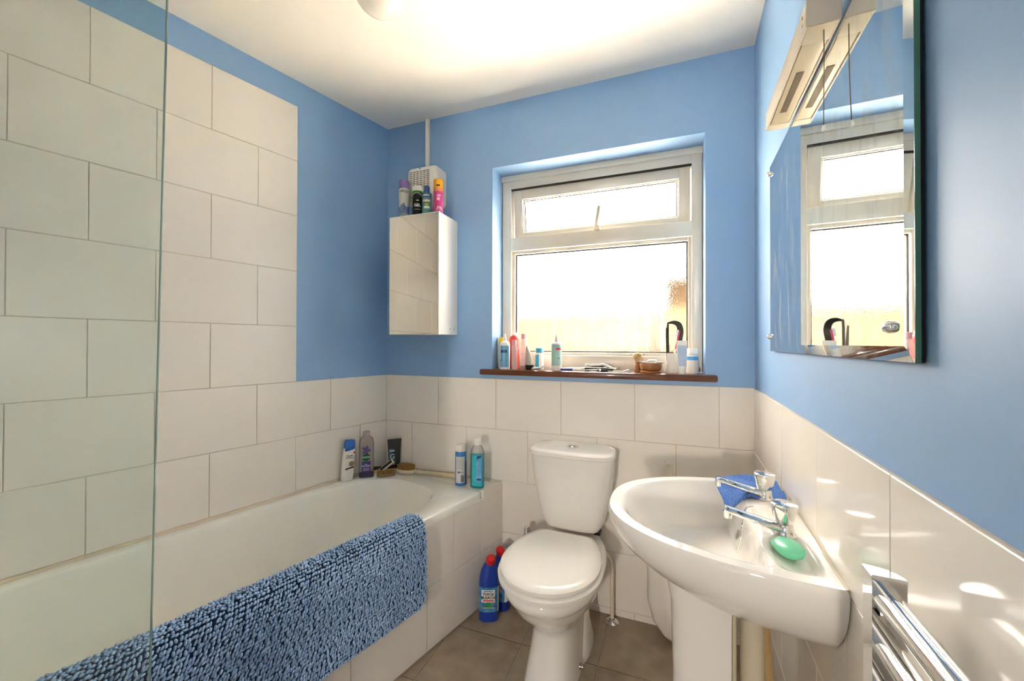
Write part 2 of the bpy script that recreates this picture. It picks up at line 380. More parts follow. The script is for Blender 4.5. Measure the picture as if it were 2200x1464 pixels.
obj('pane', box(SX0+sw-.004, SX1-sw+.004, 0.024, 0.028, SZ0+.026, SZ1-sw+.004), M_FROST, sash, 0)
obj('window_handle', join(tube(smooth_path([(1.150, 0.105, 1.786), (1.149, 0.100, 1.80), (1.158, 0.10, 1.85), (1.162, 0.103, 1.884)]), [0.008]*6+[0.0095]*12+[0.007], 10),
    box(1.136, 1.164, 0.104, 0.134, 1.772, 1.792, 0.003)), M_OFFW, win)
obj('window_pane_dirt', tube([(1.602, 0.124, 1.092), (1.606, 0.123, 1.100), (1.603, 0.122, 1.112)], 0.002, 6), M_DARK, win)
sill = obj('trim_3', box(0.589, 1.660, -0.032, 0.135, 1.060, 1.088, 0.006), M_WOODD)
struct(sill, 'dark stained wooden window sill board')

# ------------------------------------------------------------------ outside seen through the textured glass
grd = obj('ground', box(-12, 14, 0.6, 30, -0.4, -0.35), mat('garden_ground', '4f4838', 0.9, vary=(1.5, '44462f')), smooth=0); struct(grd, 'garden ground outside the window')
M_FENCE = mat('fence_wood', '3d3225', 0.9, vary=(6, '352a1f'), spec=0.0)
fe = thing('garden_fence', 'brown board fence outside, blurred behind the textured window pane', 'fence', (0, 3.4, -0.35))
fb = None
for i in range(44):
    o = obj('fence_board', fb or box(0, 0.145, 0, 0.02, 0, 2.05, 0.004, 1), M_FENCE, fe); fb = fb or o.data; o.location = (-3.4+i*0.15, 0, 0)
obj('fence_rail', box(-3.4, 3.2, 0.02, 0.06, 1.4, 1.48), M_FENCE, fe)
pat = obj('bounce_ground', box(-6, 8, 0.27, 3.35, -0.36, -0.33), mat('pale_concrete', 'dcd3c4', 0.8, vary=(3, 'cfc5b5'))); struct(pat, 'unseen pale concrete outside, added to bounce light up to the ceiling')  # pale slab out of view, added to bounce daylight onto the ceiling
sh = thing('garden_shed', 'brown timber shed outside at the right, blurred by the textured pane', 'shed', (2.4, 3.2, -0.33))
obj('shed_wall', box(-0.98, 1.3, -0.5, 0.15, 0, 2.26, 0.01), M_FENCE, sh)
obj('shed_roof', prism([(-1.02, 2.26), (1.4, 2.26), (1.4, 2.32), (-1.02, 2.32)], -0.15, 0.6), mat('roof_felt', '4a4640', 0.9), sh).rotation_euler = (PI/2, 0, 0)

# ------------------------------------------------------------------ made-up lamp beyond the doorway, fill light for the room
hp = lp(1.98, 4.198, 1.25)
hall = thing('hall_fill_lamp', 'made-up round fill lamp in the unseen hall behind the viewer', 'lamp', hp, math.atan2(NL.y, NL.x))   # local +y points back into the bathroom
obj('lamp_base', xf(lathe([(0.0, 0), (0.17, 0), (0.17, 0.03), (0.0, 0.03)]), Matrix.Rotation(-PI/2, 4, 'X')), M_WHITE, hall)
hd = bpy.data.lights.new('hall_fill_light', 'AREA'); hd.shape = 'DISK'; hd.size = 0.32; hd.energy = 68; hd.color = (1.0, 0.90, 0.79)
ho = bpy.data.objects.new('hall_fill_light', hd); COL.objects.link(ho); ho.parent = hall; ho.location = (0, 0.036, 0); ho.rotation_euler = (PI/2, 0, math.radians(9))

# ------------------------------------------------------------------ bath
bath = thing('bath', 'white enamelled bath with tiled side panel under the white wall tiles', 'bath', (0, 0, 0), -AL)
# local frame: x = distance from the left wall, y = -(distance along it)
BW, BL, BZ = 0.690, 1.70, 0.530
NS = 160
def bath_outline(t, inset, ex):
    c, s = math.cos(t), math.sin(t)
    hx, hy = BW/2-inset, BL/2-inset
    return (BW/2+hx*math.copysign(abs(c)**(2/ex), c), -BL/2+hy*math.copysign(abs(s)**(2/ex), s))
def bath_inner(t, k):
    c, s = math.cos(t), math.sin(t); ex = 3.6 if k < 0.5 else 3.6-1.0*(k-0.5)
    b0, b1 = 0.055+0.075*k, 0.638-0.075*k; a0 = 0.105+0.20*max(k, 0)**1.2; a1 = 1.62-0.10*k
    x = (b0+b1)/2+(b1-b0)/2*math.copysign(abs(c)**(2/ex), c); y = -((a0+a1)/2)+(a1-a0)/2*math.copysign(abs(s)**(2/2.7 if s > 0 else 2/4), s)
    return x, y
rings = []
ts = [2*PI*(i+0.5)/NS for i in range(NS)]
rings.append([(*bath_outline(t, 0.0, 40), BZ-0.034) for t in ts])
rings.append([(*bath_outline(t, 0.0, 40), BZ-0.006) for t in ts])
rings.append([(*bath_outline(t, 0.002, 40), BZ-0.002) for t in ts])
rings.append([(*bath_outline(t, 0.008, 36), BZ) for t in ts])
for k, dz in ((-0.02, 0.0), (0.0, -0.001), (0.03, -0.004), (0.07, -0.012), (0.11, -0.028), (0.2, -0.07), (0.35, -0.14), (0.55, -0.23), (0.75, -0.31), (0.9, -0.352), (1.0, -0.372), (1.25, -0.388), (1.7, -0.395)):
    rings.append([(*bath_inner(t, k), BZ+dz) for t in ts])
obj('tub', loft(rings, False, True), M_BATH, bath, 50)
pan = obj('panel', box(0.655, 0.684, -BL, 0.158, 0.0, BZ-0.03), M_GROUT, bath, 0)
def panel_tile(a0, a1, z0, z1):
    if a1-a0 < 0.01: return
    o = obj('tile', tile_mesh(a1-a0, z1-z0), None, pan); o.location = (0.690, -a1+GAP/2, z0+GAP/2); o.rotation_euler = (random.uniform(-.0015, .0015), 0, PI/2)
    # local y of tile mesh must look into the panel: flip
    o.rotation_euler = (0, 0, PI/2); o.location = (0.684, -a1+GAP/2, z0+GAP/2)
pz = [(0.252, 0.498, [-0.155, 0.019, 0.196, 0.529, 0.862, 1.195, 1.528, BL]), (0.006, 0.252, [-0.155, 0.015, 0.347, 0.680, 1.013, 1.346, 1.679, BL])]
for z0, z1, js in pz:
    for a, b in zip(js[:-1], js[1:]): panel_tile(a, b, z0, z1)
obj('sealant', join(box(0.0, 0.012, -BL, -0.005, BZ-0.004, BZ+0.008, 0.003)), mat('aged_sealant', 'dccbb0', 0.5), bath)
# tiled ledge filling the wedge between the skewed bath end and the back wall
led = obj('trim_4', prism([p[:2] for p in (Vector((0.0, -0.002, 0)), lp(0.689, 0.0), lp(0.689, -0.158))], 0.3, BZ-0.004), M_BATH, smooth=0)
struct(led, 'white tiled ledge wedge between bath end and back wall')
obj('tile', prism([p[:2] for p in (lp(0.676, -0.004), lp(0.690, -0.004), lp(0.690, -0.152), lp(0.676, -0.150))], BZ-0.03, BZ+0.001), M_TILE, led, 0)
obj('sealant', tube([(0.02, -0.008, BZ), (0.66, -0.008, BZ)], 0.005, 8), M_OFFW, led)

# ------------------------------------------------------------------ shower screen
ss = thing('shower_screen', 'clear glass shower screen swung out past the bath rim', 'shower screen')
he = lp(0.676, 1.690); ge = lp(0.895, 1.222)
gd = (ge-he); glen = gd.length; gd.normalize(); gn = Vector((-gd.y, gd.x, 0))
GZ0, GZ1 = 0.565, 2.02
lean = 0.013
def gpt(t, z, o): return he+gd*(t+lean*(z-1.22)*(t/glen))+gn*o+Vector((0, 0, z))
def gbox(t0, t1, z0, z1, o0, o1):
    V = [gpt(t, z, o) for z in (z0, z1) for t, o in ((t0, o0), (t1, o0), (t1, o1), (t0, o1))]
    return V, [(0, 1, 2, 3), (4, 7, 6, 5), (0, 4, 5, 1), (1, 5, 6, 2), (2, 6, 7, 3), (3, 7, 4, 0)]
obj('glass_pane', gbox(0.0, glen-0.0015, GZ0, GZ1, -0.004, 0.004), M_GLASS, ss, 0)
obj('polished_edge', gbox(glen-0.0015, glen+0.0004, GZ0, GZ1, -0.0042, 0.0042), M_GEDGE, ss, 0)
obj('hinge_profile', gbox(-0.02, 0.012, GZ0-0.01, GZ1+0.01, -0.012, 0.012), M_CHROME, ss, 0)

# ------------------------------------------------------------------ bath mat hung over the rim (chenille pile)
bm_ = thing('bath_mat', 'blue chenille bath mat draped over the side of the bath', 'bath mat', (0, 0, 0), -AL)
prof = smooth_path([(0.598, 0, 0.44), (0.612, 0, 0.505), (0.632, 0, 0.540), (0.66, 0, 0.546), (0.690, 0, 0.545), (0.712, 0, 0.528), (0.722, 0, 0.47), (0.724, 0, 0.38), (0.728, 0, 0.30), (0.735, 0, 0.232)], 8)
PL = np.array([p[:] for p in prof]); seg = np.r_[0, np.cumsum(np.linalg.norm(np.diff(PL, axis=0), axis=1))]; TL = seg[-1]
def mat_pt(t, a):
    x = np.interp(t, seg, PL[:, 0]); z = np.interp(t, seg, PL[:, 2]); h = np.clip((t-0.25)/0.3, 0, 1)
    x = x+h*(0.006*np.sin(a*9.0+1.0)+0.004*np.sin(a*23))
    z = z-h*0.012*np.sin(a*5.2+0.4)-h*0.02*np.clip(a-0.6, 0, 1)
    return np.stack([x, -a, z], -1)
A0, A1 = 0.388, 1.43
nt_, na_ = 40, 60
V = []; Fc = []
for i in range(nt_+1):
    for j in range(na_+1):
        t = TL*i/nt_; a = A0+(A1-A0)*j/na_
        cr = 0.05; da = cr-(a-A0); dt_ = cr-(TL-t)                       # rounded lower corner
        if da > 0 and dt_ > 0 and math.hypot(da, dt_) > cr:
            k = cr/math.hypot(da, dt_); a = A0+cr-da*k; t = TL-cr+dt_*k
        V.append(tuple(mat_pt(np.array(t), np.array(a))))
for i in range(nt_):
    for j in range(na_): k = i*(na_+1)+j; Fc.append((k, k+1, k+na_+2, k+na_+1))
obj('backing', (V, Fc), M_MATB, bm_)
pitch_t, pitch_a = 0.0104, 0.0086
T, A = np.meshgrid(np.arange(0.03, TL, pitch_t), np.arange(A0, A1, pitch_a), indexing='ij')
T = T+rng.normal(0, 0.0006, T.shape); A = A+rng.normal(0, 0.0016, A.shape)+((np.arange(T.shape[0]) % 2)*pitch_a/2)[:, None]
T, A = T.ravel(), A.ravel()
da = 0.05-(A-A0); dt_ = 0.05-(TL-T); keep = ~((da > 0) & (dt_ > 0) & (np.hypot(da, dt_) > 0.05)) & (T < TL-0.001)
T, A = T[keep], A[keep]
C = mat_pt(T, A); D = mat_pt(T+0.004, A)-C; D /= np.linalg.norm(D, axis=1)[:, None]
E_ = np.tile(np.array([0., -1, 0]), (len(T), 1)); Nn = np.cross(E_, D); Nn /= np.linalg.norm(Nn, axis=1)[:, None]
flip = np.where((Nn[:, 0] < 0) & (T > TL*0.4), -1.0, 1.0); 
if np.mean(Nn[T > TL*0.6][:, 0]) < 0: Nn = -Nn
# each loop: an ellipsoid lying along a slightly random direction, standing off the backing
ph = rng.normal(0.75, 0.30, len(T)); ax = D*np.cos(ph)[:, None]+E_*np.sin(ph)[:, None]+Nn*rng.uniform(0.1, 0.7, len(T))[:, None]
ax /= np.linalg.norm(ax, axis=1)[:, None]; bx = np.cross(ax, Nn); bx /= np.linalg.norm(bx, axis=1)[:, None]; cx = np.cross(ax, bx)
la = rng.uniform(0.0060, 0.0076, len(T)); lb = rng.uniform(0.0034, 0.0043, len(T))
ctr = C+Nn*(0.0045+rng.normal(0, 0.0014, len(T)))[:, None]
th = np.arange(6)*PI/3; base = [(-1, 0, 0)]
for zz in (-0.62, 0.0, 0.62):
    rr = math.sqrt(1-zz*zz)
    base += [(zz, rr*math.cos(t+zz), rr*math.sin(t+zz)) for t in th]
base.append((1, 0, 0)); base = np.array(base)
fs = [(0, 1+i, 1+(i+1) % 6) for i in range(6)]
for k in (1, 7):
    for i in range(6):
        j = (i+1) % 6; fs += [(k+i, k+6+i, k+6+j), (k+i, k+6+j, k+j)]
fs += [(19, 13+(i+1) % 6, 13+i) for i in range(6)]; fs = np.array(fs)
VV = ctr[:, None, :]+base[None, :, 0, None]*(ax*la[:, None])[:, None, :]+base[None, :, 1, None]*(bx*lb[:, None])[:, None, :]+base[None, :, 2, None]*(cx*lb[:, None])[:, None, :]
FF = (fs[None]+(np.arange(len(T))*20)[:, None, None]).reshape(-1, 3)
me = bpy.data.meshes.new('pile'); me.vertices.add(VV.shape[0]*20); me.vertices.foreach_set('co', VV.reshape(-1).astype(np.float32))
me.loops.add(FF.size); me.loops.foreach_set('vertex_index', FF.reshape(-1).astype(np.int32)); me.polygons.add(len(FF))
me.polygons.foreach_set('loop_start', (np.arange(len(FF))*3).astype(np.int32)); me.update(calc_edges=True); me.validate()
me.polygons.foreach_set('use_smooth', [True]*len(me.polygons)); me.materials.append(M_PILE)
pile = obj('pile', me, None, bm_); pile['kind'] = 'stuff'

# ------------------------------------------------------------------ toilet
TX = 1.078
to = thing('toilet', 'white close-coupled toilet with closed lid between bath and basin', 'toilet', (TX+0.005, 0, 0), -0.03)
cz0, cz1 = 0.415, 0.735
def cis(z, hw, d, e=4.0): return [(x, min(y, -0.012), z) for x, y, z in ell(0, -0.012-d/2, hw, d/2, z, e, 48)]
rg = []
for k in range(13):
    u = k/12; z = cz0+(cz1-cz0)*u; rg.append(cis(z, 0.125+0.055*math.sin(u*PI/2)**0.9, 0.145+0.035*u, 3.6))
rg[0] = cis(cz0, 0.118, 0.14, 3.6)
obj('cistern', loft(rg), M_CERAM, to, 50)
cl = obj('cistern_lid', loft([cis(0.733, 0.182, 0.190, 3.4), cis(0.737, 0.187, 0.198, 3.4), cis(0.752, 0.187, 0.198, 3.4), cis(0.759, 0.182, 0.192, 3.4), cis(0.762, 0.170, 0.176, 3.4)]), M_CERAM, to, 40)
obj('flush_button', join(xf(lathe([(0.026, 0.0), (0.026, 0.004), (0.021, 0.007), (0.019, 0.005), (0.017, 0.005), (0.015, 0.009), (0, 0.010)]), Matrix.Translation((0, -0.10, 0.762)))), M_CHROME, cl)
def pan_ring(z, hw, yf, yb, e=2.2, n=56): return ell(0, (yf+yb)/2, hw, (yb-yf)/2, z, e, n)
def seat_ring(z, hw, yf, yb, n=64):
    out = []
    for i in range(n):
        t = 2*PI*i/n; c, s = math.cos(t), math.sin(t); cy = -0.43
        if s < 0: out.append((hw*c, cy+(cy-yf)*s, z))
        else:                                           # rear narrows to a straight hinge edge
            k = abs(s)**1.0; x = hw*math.copysign(abs(c)**0.62, c); out.append((hw*c if abs(c) > 0.999 else hw*math.copysign(abs(c)**0.9, c), cy+(yb-cy)*min(1.0, s*1.22)**1.0, z))
    return out
obj('pan', loft([pan_ring(0.385, 0.160, -0.605, -0.05, 2.4), pan_ring(0.380, 0.172, -0.622, -0.04, 2.4), pan_ring(0.362, 0.176, -0.628, -0.04, 2.4), pan_ring(0.342, 0.172, -0.622, -0.05, 2.3),
                 pan_ring(0.332, 0.164, -0.610, -0.055, 2.3), pan_ring(0.318, 0.160, -0.603, -0.06, 2.2), pan_ring(0.285, 0.150, -0.580, -0.07, 2.2), pan_ring(0.272, 0.141, -0.566, -0.08, 2.2), pan_ring(0.24, 0.122, -0.535, -0.10, 2.2), pan_ring(0.21, 0.102, -0.50, -0.12, 2.3),
                 pan_ring(0.185, 0.086, -0.470, -0.13, 2.6), pan_ring(0.16, 0.083, -0.462, -0.13, 3.0), pan_ring(0.10, 0.086, -0.480, -0.13, 3.2), pan_ring(0.05, 0.092, -0.505, -0.13, 3.2), pan_ring(0.0, 0.098, -0.525, -0.13, 3.2)], True, True), M_CERAM, to, 60)
obj('foot_flare', loft([pan_ring(0.0, 0.112, -0.36, -0.11, 3.0), pan_ring(0.03, 0.110, -0.355, -0.11, 3.0), pan_ring(0.09, 0.094, -0.32, -0.11, 2.6), pan_ring(0.17, 0.082, -0.28, -0.11, 2.4)]), M_CERAM, to, 60)
obj('floor_bolt', xf(lathe([(0.011, 0), (0.011, 0.004), (0.007, 0.006), (0.007, 0.014), (0, 0.016)], 12), Matrix.Translation((0.094, -0.365, 0.022)) @ Matrix.Rotation(PI/2, 4, 'Y')), M_STEEL, to)
obj('seat', loft([seat_ring(0.388, 0.180, -0.638, -0.215), seat_ring(0.391, 0.186, -0.645, -0.212), seat_ring(0.402, 0.187, -0.646, -0.212), seat_ring(0.408, 0.181, -0.638, -0.216)]), M_WHITE2, to, 45)
obj('seat_lid', loft([seat_ring(0.410, 0.170, -0.622, -0.214), seat_ring(0.413, 0.178, -0.632, -0.208), seat_ring(0.424, 0.179, -0.634, -0.208), seat_ring(0.431, 0.173, -0.627, -0.212), seat_ring(0.4335, 0.150, -0.60, -0.225)]), M_WHITE2, to, 45)
for s in (-1, 1): obj('seat_hinge', xf(lathe([(0.011, -0.02), (0.011, 0.02)], 12), Matrix.Translation((s*0.075, -0.205, 0.405)) @ Matrix.Rotation(PI/2, 4, 'Y')), M_CHROME, to)
obj('overflow_gap', box(0.10, 0.125, -0.13, -0.09, 0.405, 0.416), M_BLACK, to)

sp = thing('supply_pipe', 'cream bent water pipe beside the toilet with chrome floor collar', 'pipe', (1.243, -0.050, 0))
obj('pipe', tube(smooth_path([(0.0, 0, 0.004), (0.0, 0, 0.16), (0.0, 0.0, 0.235), (-0.012, 0.0, 0.275), (-0.045, -0.005, 0.315), (-0.058, -0.01, 0.345), (-0.060, -0.012, 0.41)]), 0.0085, 12), M_OFFW, sp)
obj('floor_collar', lathe([(0.029, 0), (0.029, 0.003), (0.024, 0.008), (0.012, 0.014), (0.011, 0.020), (0.0, 0.020)], 24), M_CHROME, sp)

tb = thing('toilet_brush', 'chrome toilet brush in a dark round holder behind the toilet bowl', 'toilet brush', (0.868, -0.105, 0))
obj('holder', lathe([(0.0, 0), (0.048, 0), (0.050, 0.01), (0.046, 0.05), (0.042, 0.06), (0.030, 0.062), (0.0, 0.062)]), mat('bronze_holder', '4a4034', 0.35, metal=0.6), tb)
obj('handle', tube([(0, 0, 0.06), (0, 0, 0.33)], 0.006, 12), M_CHROME, tb)
obj('handle_knob', lathe([(0.0, 0.325), (0.013, 0.328), (0.015, 0.34), (0.015, 0.365), (0.011, 0.378), (0.0, 0.382)], 18), M_CHROME, tb)

# ------------------------------------------------------------------ wash basin (local x along the wall towards the camera, -y into the room)
BS = 0.735
rz_r = math.atan2(RD.y, RD.x)
def rthing(name, label, cat, s, n=0.0, z=0.0, group=None): return thing(name, label, cat, rp(n, s, z), rz_r, group)
# with rz_r local +x = RD and local +y = into the wall, so room side is local -y
wb = rthing('wash_basin', 'white pedestal wash basin fixed to the tiled wall under the mirror', 'basin', BS)
ZR = 0.800
HN, HS, EX = 0.450, 0.285, 2.3
def d_ring(fs_, fn_, z, n=96, back=0.008, shift=0.0):
    out = []
    m_ = n-24
    for i in range(m_):
        t = PI*i/(m_-1); c, s = math.cos(t), math.sin(t)
        out.append((HS*fs_*math.copysign(abs(c)**(2/EX), c)+shift, -(back+(HN*fn_-back)*abs(s)**(2/EX)), z))
    for i in range(24): out.append((HS*fs_*(-1+2*(i+0.5)/24), -back, z))
    return out
under = [(1.0, 1.0, ZR-0.006), (1.004, 1.003, ZR-0.014), (1.0, 0.998, ZR-0.028), (0.985, 0.975, ZR-0.05), (0.95, 0.93, ZR-0.075), (0.89, 0.865, ZR-0.10), (0.83, 0.79, ZR-0.12), (0.77, 0.71, ZR-0.138), (0.68, 0.62, ZR-0.152), (0.55, 0.52, ZR-0.160)]
N_ = 168
def sst(x, a, b): t = min(1, max(0, (x-a)/(b-a))); return t*t*(3-2*t)
def top_z(x, y):
    n = -y
    r1 = (abs(x/0.258)**2.3+abs(n/0.422)**2.3)**(1/2.3); d1 = (1-r1)*0.34; d2 = n-0.116
    h = max(0.03-abs(d1-d2), 0)/0.03; d = min(d1, d2)-h*h*0.03*0.25
    z = -0.115*sst(d1, 0.0, 0.060)*sst(d2, 0.0, 0.028)-0.04*sst(d, 0.02, 0.16)
    for s in (-1, 1):
        q = (abs((x-s*0.185)/0.062)**4+abs((n-0.066)/0.036)**4)**0.25; z -= 0.009*(1-sst(q, 0.7, 1.1))
    q = max(abs(x)/0.135, 0)
    z += 0.007*(1-sst(q, 0.8, 1.15))*(1-sst(n, 0.10, 0.125))
    return z
out0 = d_ring(1.0, 1.0, ZR-0.006, N_); Cx, Cy = 0.0, -0.268
rings = [d_ring(a, b, z, N_) for a, b, z in under][::-1]
ins = [0.004, 0.012, 0.025, 0.04, 0.055, 0.07, 0.085, 0.10, 0.115, 0.13]+[0.13+0.87*(i/44) for i in range(1, 44)]
for t in ins:
    rg = []
    for x, y, z in out0:
        px, py = x+(Cx-x)*t, y+(Cy-y)*t; dz = top_z(px, py); lip = -0.006*(1-min(1, t/0.012))
        rg.append((px, py, ZR+dz+lip))
    rings.append(rg)
obj('bowl', loft(rings, True, True), M_CERAM, wb, 60)
ped = [(0.0, 0.105, 0.150), (0.03, 0.102, 0.146), (0.12, 0.094, 0.132), (0.40, 0.090, 0.126), (0.58, 0.096, 0.132), (0.655, 0.104, 0.146)]
prg = []
for z, hx, hy in ped:                                   # open-backed U section
    o = []
    for i in range(25):
        t = PI*i/24; c, s = math.cos(t), math.sin(t); o.append((hx*math.copysign(abs(c)**(2/3.4), c), -0.165-hy*abs(s)**(2/3.4), z))
    o2 = [(x*0.84, -0.165+(y+0.165)*0.88, z) for x, y, z in o][::-1]; prg.append(o+o2)
obj('pedestal', loft(prg), M_CERAM, wb, 50)
obj('plug_chain', tube(smooth_path([(-0.035, -0.105, ZR+0.010), (-0.01, -0.122, ZR+0.012), (0.015, -0.130, ZR+0.006), (0.035, -0.138, ZR-0.02), (0.045, -0.142, ZR-0.05), (0.05, -0.150, ZR-0.075)]), 0.0022, 6), M_CHROME, wb)
obj('overflow_cover', xf(lathe([(0.0, 0), (0.012, 0), (0.012, 0.003), (0.0, 0.004)], 16), Matrix.Translation((0.02, -0.143, ZR-0.045)) @ Matrix.Rotation(PI/2*0.8, 4, 'X')), M_STEEL, wb)
obj('sealant', tube([(-HS+0.01, -0.008, ZR-0.003), (HS-0.004, -0.008, ZR-0.003)], 0.005, 8), M_OFFW, wb)
def tap(x, y0, name):
    t = bpy.data.objects.new(name, None); COL.objects.link(t); t.parent = wb; t.location = (x, y0, ZR+0.007)
    obj('tap_body', lathe([(0.0, 0), (0.023, 0), (0.023, 0.004), (0.019, 0.009), (0.0175, 0.018), (0.016, 0.024), (0.013, 0.028), (0.0, 0.028)], 24), M_CHROME, t)
    rg = []
    for u in [i/14 for i in range(15)]:
        yy = 0.012-0.125*u; zc = 0.010+0.030*u**1.15; w = 0.0175-0.0065*u+(0.003 if u > 0.92 else 0); h = 0.0115-0.0045*u
        rg.append([(w*math.cos(2*PI*k/16), yy, zc+h*math.sin(2*PI*k/16)) for k in range(16)])
    obj('spout', loft(rg), M_CHROME, t, 60)
    obj('spout_nozzle', xf(lathe([(0.009, 0.0), (0.0095, 0.014), (0.0, 0.014)], 16), Matrix.Translation((0, -0.108, 0.020))), M_CHROME, t)
    hd_ = [(0.0, 0.024), (0.0135, 0.0245), (0.0165, 0.028), (0.0205, 0.040), (0.0228, 0.054), (0.0232, 0.064), (0.0222, 0.067), (0.0, 0.069)]
    rg = []
    for r, z in hd_: rg.append([(max(r, 1e-5)*(1+0.05*math.cos(4*a))*math.cos(a), max(r, 1e-5)*(1+0.05*math.cos(4*a))*math.sin(a), z) for a in [2*PI*k/32 for k in range(32)]])
    obj('tap_handle', loft(rg), M_CHROME, t, 25)
    obj('handle_cap', lathe([(0.0245, 0.065), (0.025, 0.0675), (0.022, 0.0695), (0.0, 0.0700)], 32), M_CHROME, t)
tap(0.623-BS, -0.068, 'cold_tap'); tap(0.841-BS, -0.066, 'hot_tap')

so = rthing('soap_bar', 'oval mint green soap bar in the basin soap dish', 'soap', 0.905, 0.070, ZR-0.006)
so.rotation_euler = (math.radians(8), math.radians(-3), rz_r+math.radians(18))
obj('bar', lathe([(0.0, 0), (0.6, 0.002), (0.85, 0.006), (0.97, 0.0125), (1.0, 0.017), (0.96, 0.020), (0.85, 0.0235), (0.6, 0.026), (0.3, 0.027), (0.0, 0.027)], 36, 0.038, 0.0235, 2.4), M_SOAP, so, 60)
# washcloth over the far corner of the basin
wc = rthing('washcloth', 'blue terry washcloth draped over the far end of the basin', 'cloth', 0.0)
def cloth_grid(nu, nv, fn, th=0.006):
    P = [[Vector(fn(i/nu, j/nv)) for j in range(nv+1)] for i in range(nu+1)]
    V, Fc = [], []
    for i in range(nu+1):
        for j in range(nv+1): V.append(P[i][j])
    def nrm(i, j):
        a = P[min(i+1, nu)][j]-P[max(i-1, 0)][j]; b = P[i][min(j+1, nv)]-P[i][max(j-1, 0)]; return a.cross(b).normalized()
    k = len(V); sgn = 1 if nrm(nu//2, nv//2).z > 0 else -1
    for i in range(nu+1):
        for j in range(nv+1): V.append(P[i][j]+nrm(i, j)*th*sgn)
    idx = lambda i, j: i*(nv+1)+j
    for i in range(nu):
        for j in range(nv):
            q = (idx(i, j), idx(i+1, j), idx(i+1, j+1), idx(i, j+1)); Fc += [q[::-1], tuple(x+k for x in q)]
    rim = [idx(i, 0) for i in range(nu+1)]+[idx(nu, j) for j in range(1, nv+1)]+[idx(i, nv) for i in range(nu-1, -1, -1)]+[idx(0, j) for j in range(nv-1, 0, -1)]
    for a, b in zip(rim, rim[1:]+rim[:1]): Fc.append((a, b, b+k, a+k))
    return V, Fc
def wcf(u, v):                                          # u: wall -> room, v: far -> near
    n = 0.016+0.160*u; s = 0.470+0.165*v+0.012*u+0.004*math.sin(u*7)
    z = ZR+0.007+0.003*math.sin(u*9+v*3)*v+0.003*math.sin(v*11+u*5)
    f = max(0, u-0.55)/0.45; g_ = max(0, v-0.45)/0.55
    z -= f*g_*0.046*(0.75+0.25*math.sin(v*4+u*3)); n -= 0.018*f*g_
    z += 0.010*(1-v)*max(0, 1-abs(u-0.45)*2.2)
    return (s, -n, z)
obj('terry', cloth_grid(30, 24, wcf, 0.007), M_CLOTH, wc, 60)

# pipes behind the pedestal
wp = rthing('waste_pipe', 'cream waste pipe dropping behind the basin pedestal', 'pipe', BS)
obj('pipe', tube([(0.0, -0.112, 0.0), (0.0, -0.112, 0.645)], 0.0255, 24), M_CREAM, wp)
obj('pipe_nut', lathe([(0.033, 0.24), (0.033, 0.28)], 10), M_OFFW, wp).location = (0.0, -0.112, 0)
yp = rthing('copper_pipe', 'yellowed slanting pipe at the wall behind the basin pedestal', 'pipe', BS)
obj('pipe', tube([(-0.13, -0.075, 0.60), (-0.02, -0.055, 0.0)], 0.014, 14), M_YELPIPE, yp)
vp = rthing('isolating_valve', 'white pipe with small valve in the dark gap behind the pedestal', 'pipe', BS)
obj('pipe', tube([(0.02, -0.155, 0.0), (0.02, -0.155, 0.645)], 0.0075, 12), M_OFFW, vp)
obj('valve_body', xf(lathe([(0.0, 0), (0.012, 0), (0.012, 0.03), (0.0, 0.03)], 10), Matrix.Translation((0.02, -0.155, 0.36))), M_STEEL, vp)

# white bag hung on the back wall
bg_ = thing('plastic_bag', 'white plastic bag hanging on the back wall behind the basin', 'bag', (1.475, -0.012, 0))
def bagr(z, hx, hy, y, x=0.0, ph=0.0):
    return [(x+hx*math.cos(t)*(1+0.07*math.sin(5*t+ph)+0.03*math.sin(11*t+2*ph)), y+hy*math.sin(t)*(1+0.08*math.sin(4*t+ph)), z+0.006*math.sin(3*t+ph)) for t in [2*PI*k/48 for k in range(48)]]
obj('bag_body', loft([bagr(0.03, 0.025, 0.03, -0.085, 0.03, 0), bagr(0.05, 0.05, 0.05, -0.085, 0.025, .3), bagr(0.10, 0.078, 0.064, -0.085, 0.012, .8), bagr(0.18, 0.092, 0.070, -0.085, 0.004, 1.4), bagr(0.30, 0.090, 0.066, -0.082, 0.004, 2.0), bagr(0.42, 0.076, 0.055, -0.075, 0, 2.5), bagr(0.52, 0.050, 0.038, -0.062, 0, 3.1), bagr(0.60, 0.022, 0.018, -0.045, 0, 3.6), bagr(0.63, 0.014, 0.012, -0.038, 0, 4)]), M_BAG, bg_, 60)
obj('bag_handle', tube(smooth_path([(0.008, -0.036, 0.62), (0.010, -0.03, 0.67), (0.0, -0.018, 0.705), (-0.012, -0.03, 0.67), (-0.010, -0.036, 0.62)]), 0.0045, 8), M_OFFW, bg_)
obj('hook', join(xf(lathe([(0.0, 0), (0.012, 0), (0.012, 0.004), (0.004, 0.006), (0.004, 0.02), (0.0, 0.02)], 14), Matrix.Translation((0, 0.006, 0.703)) @ Matrix.Rotation(PI/2, 4, 'X'))), M_WHITE, bg_)

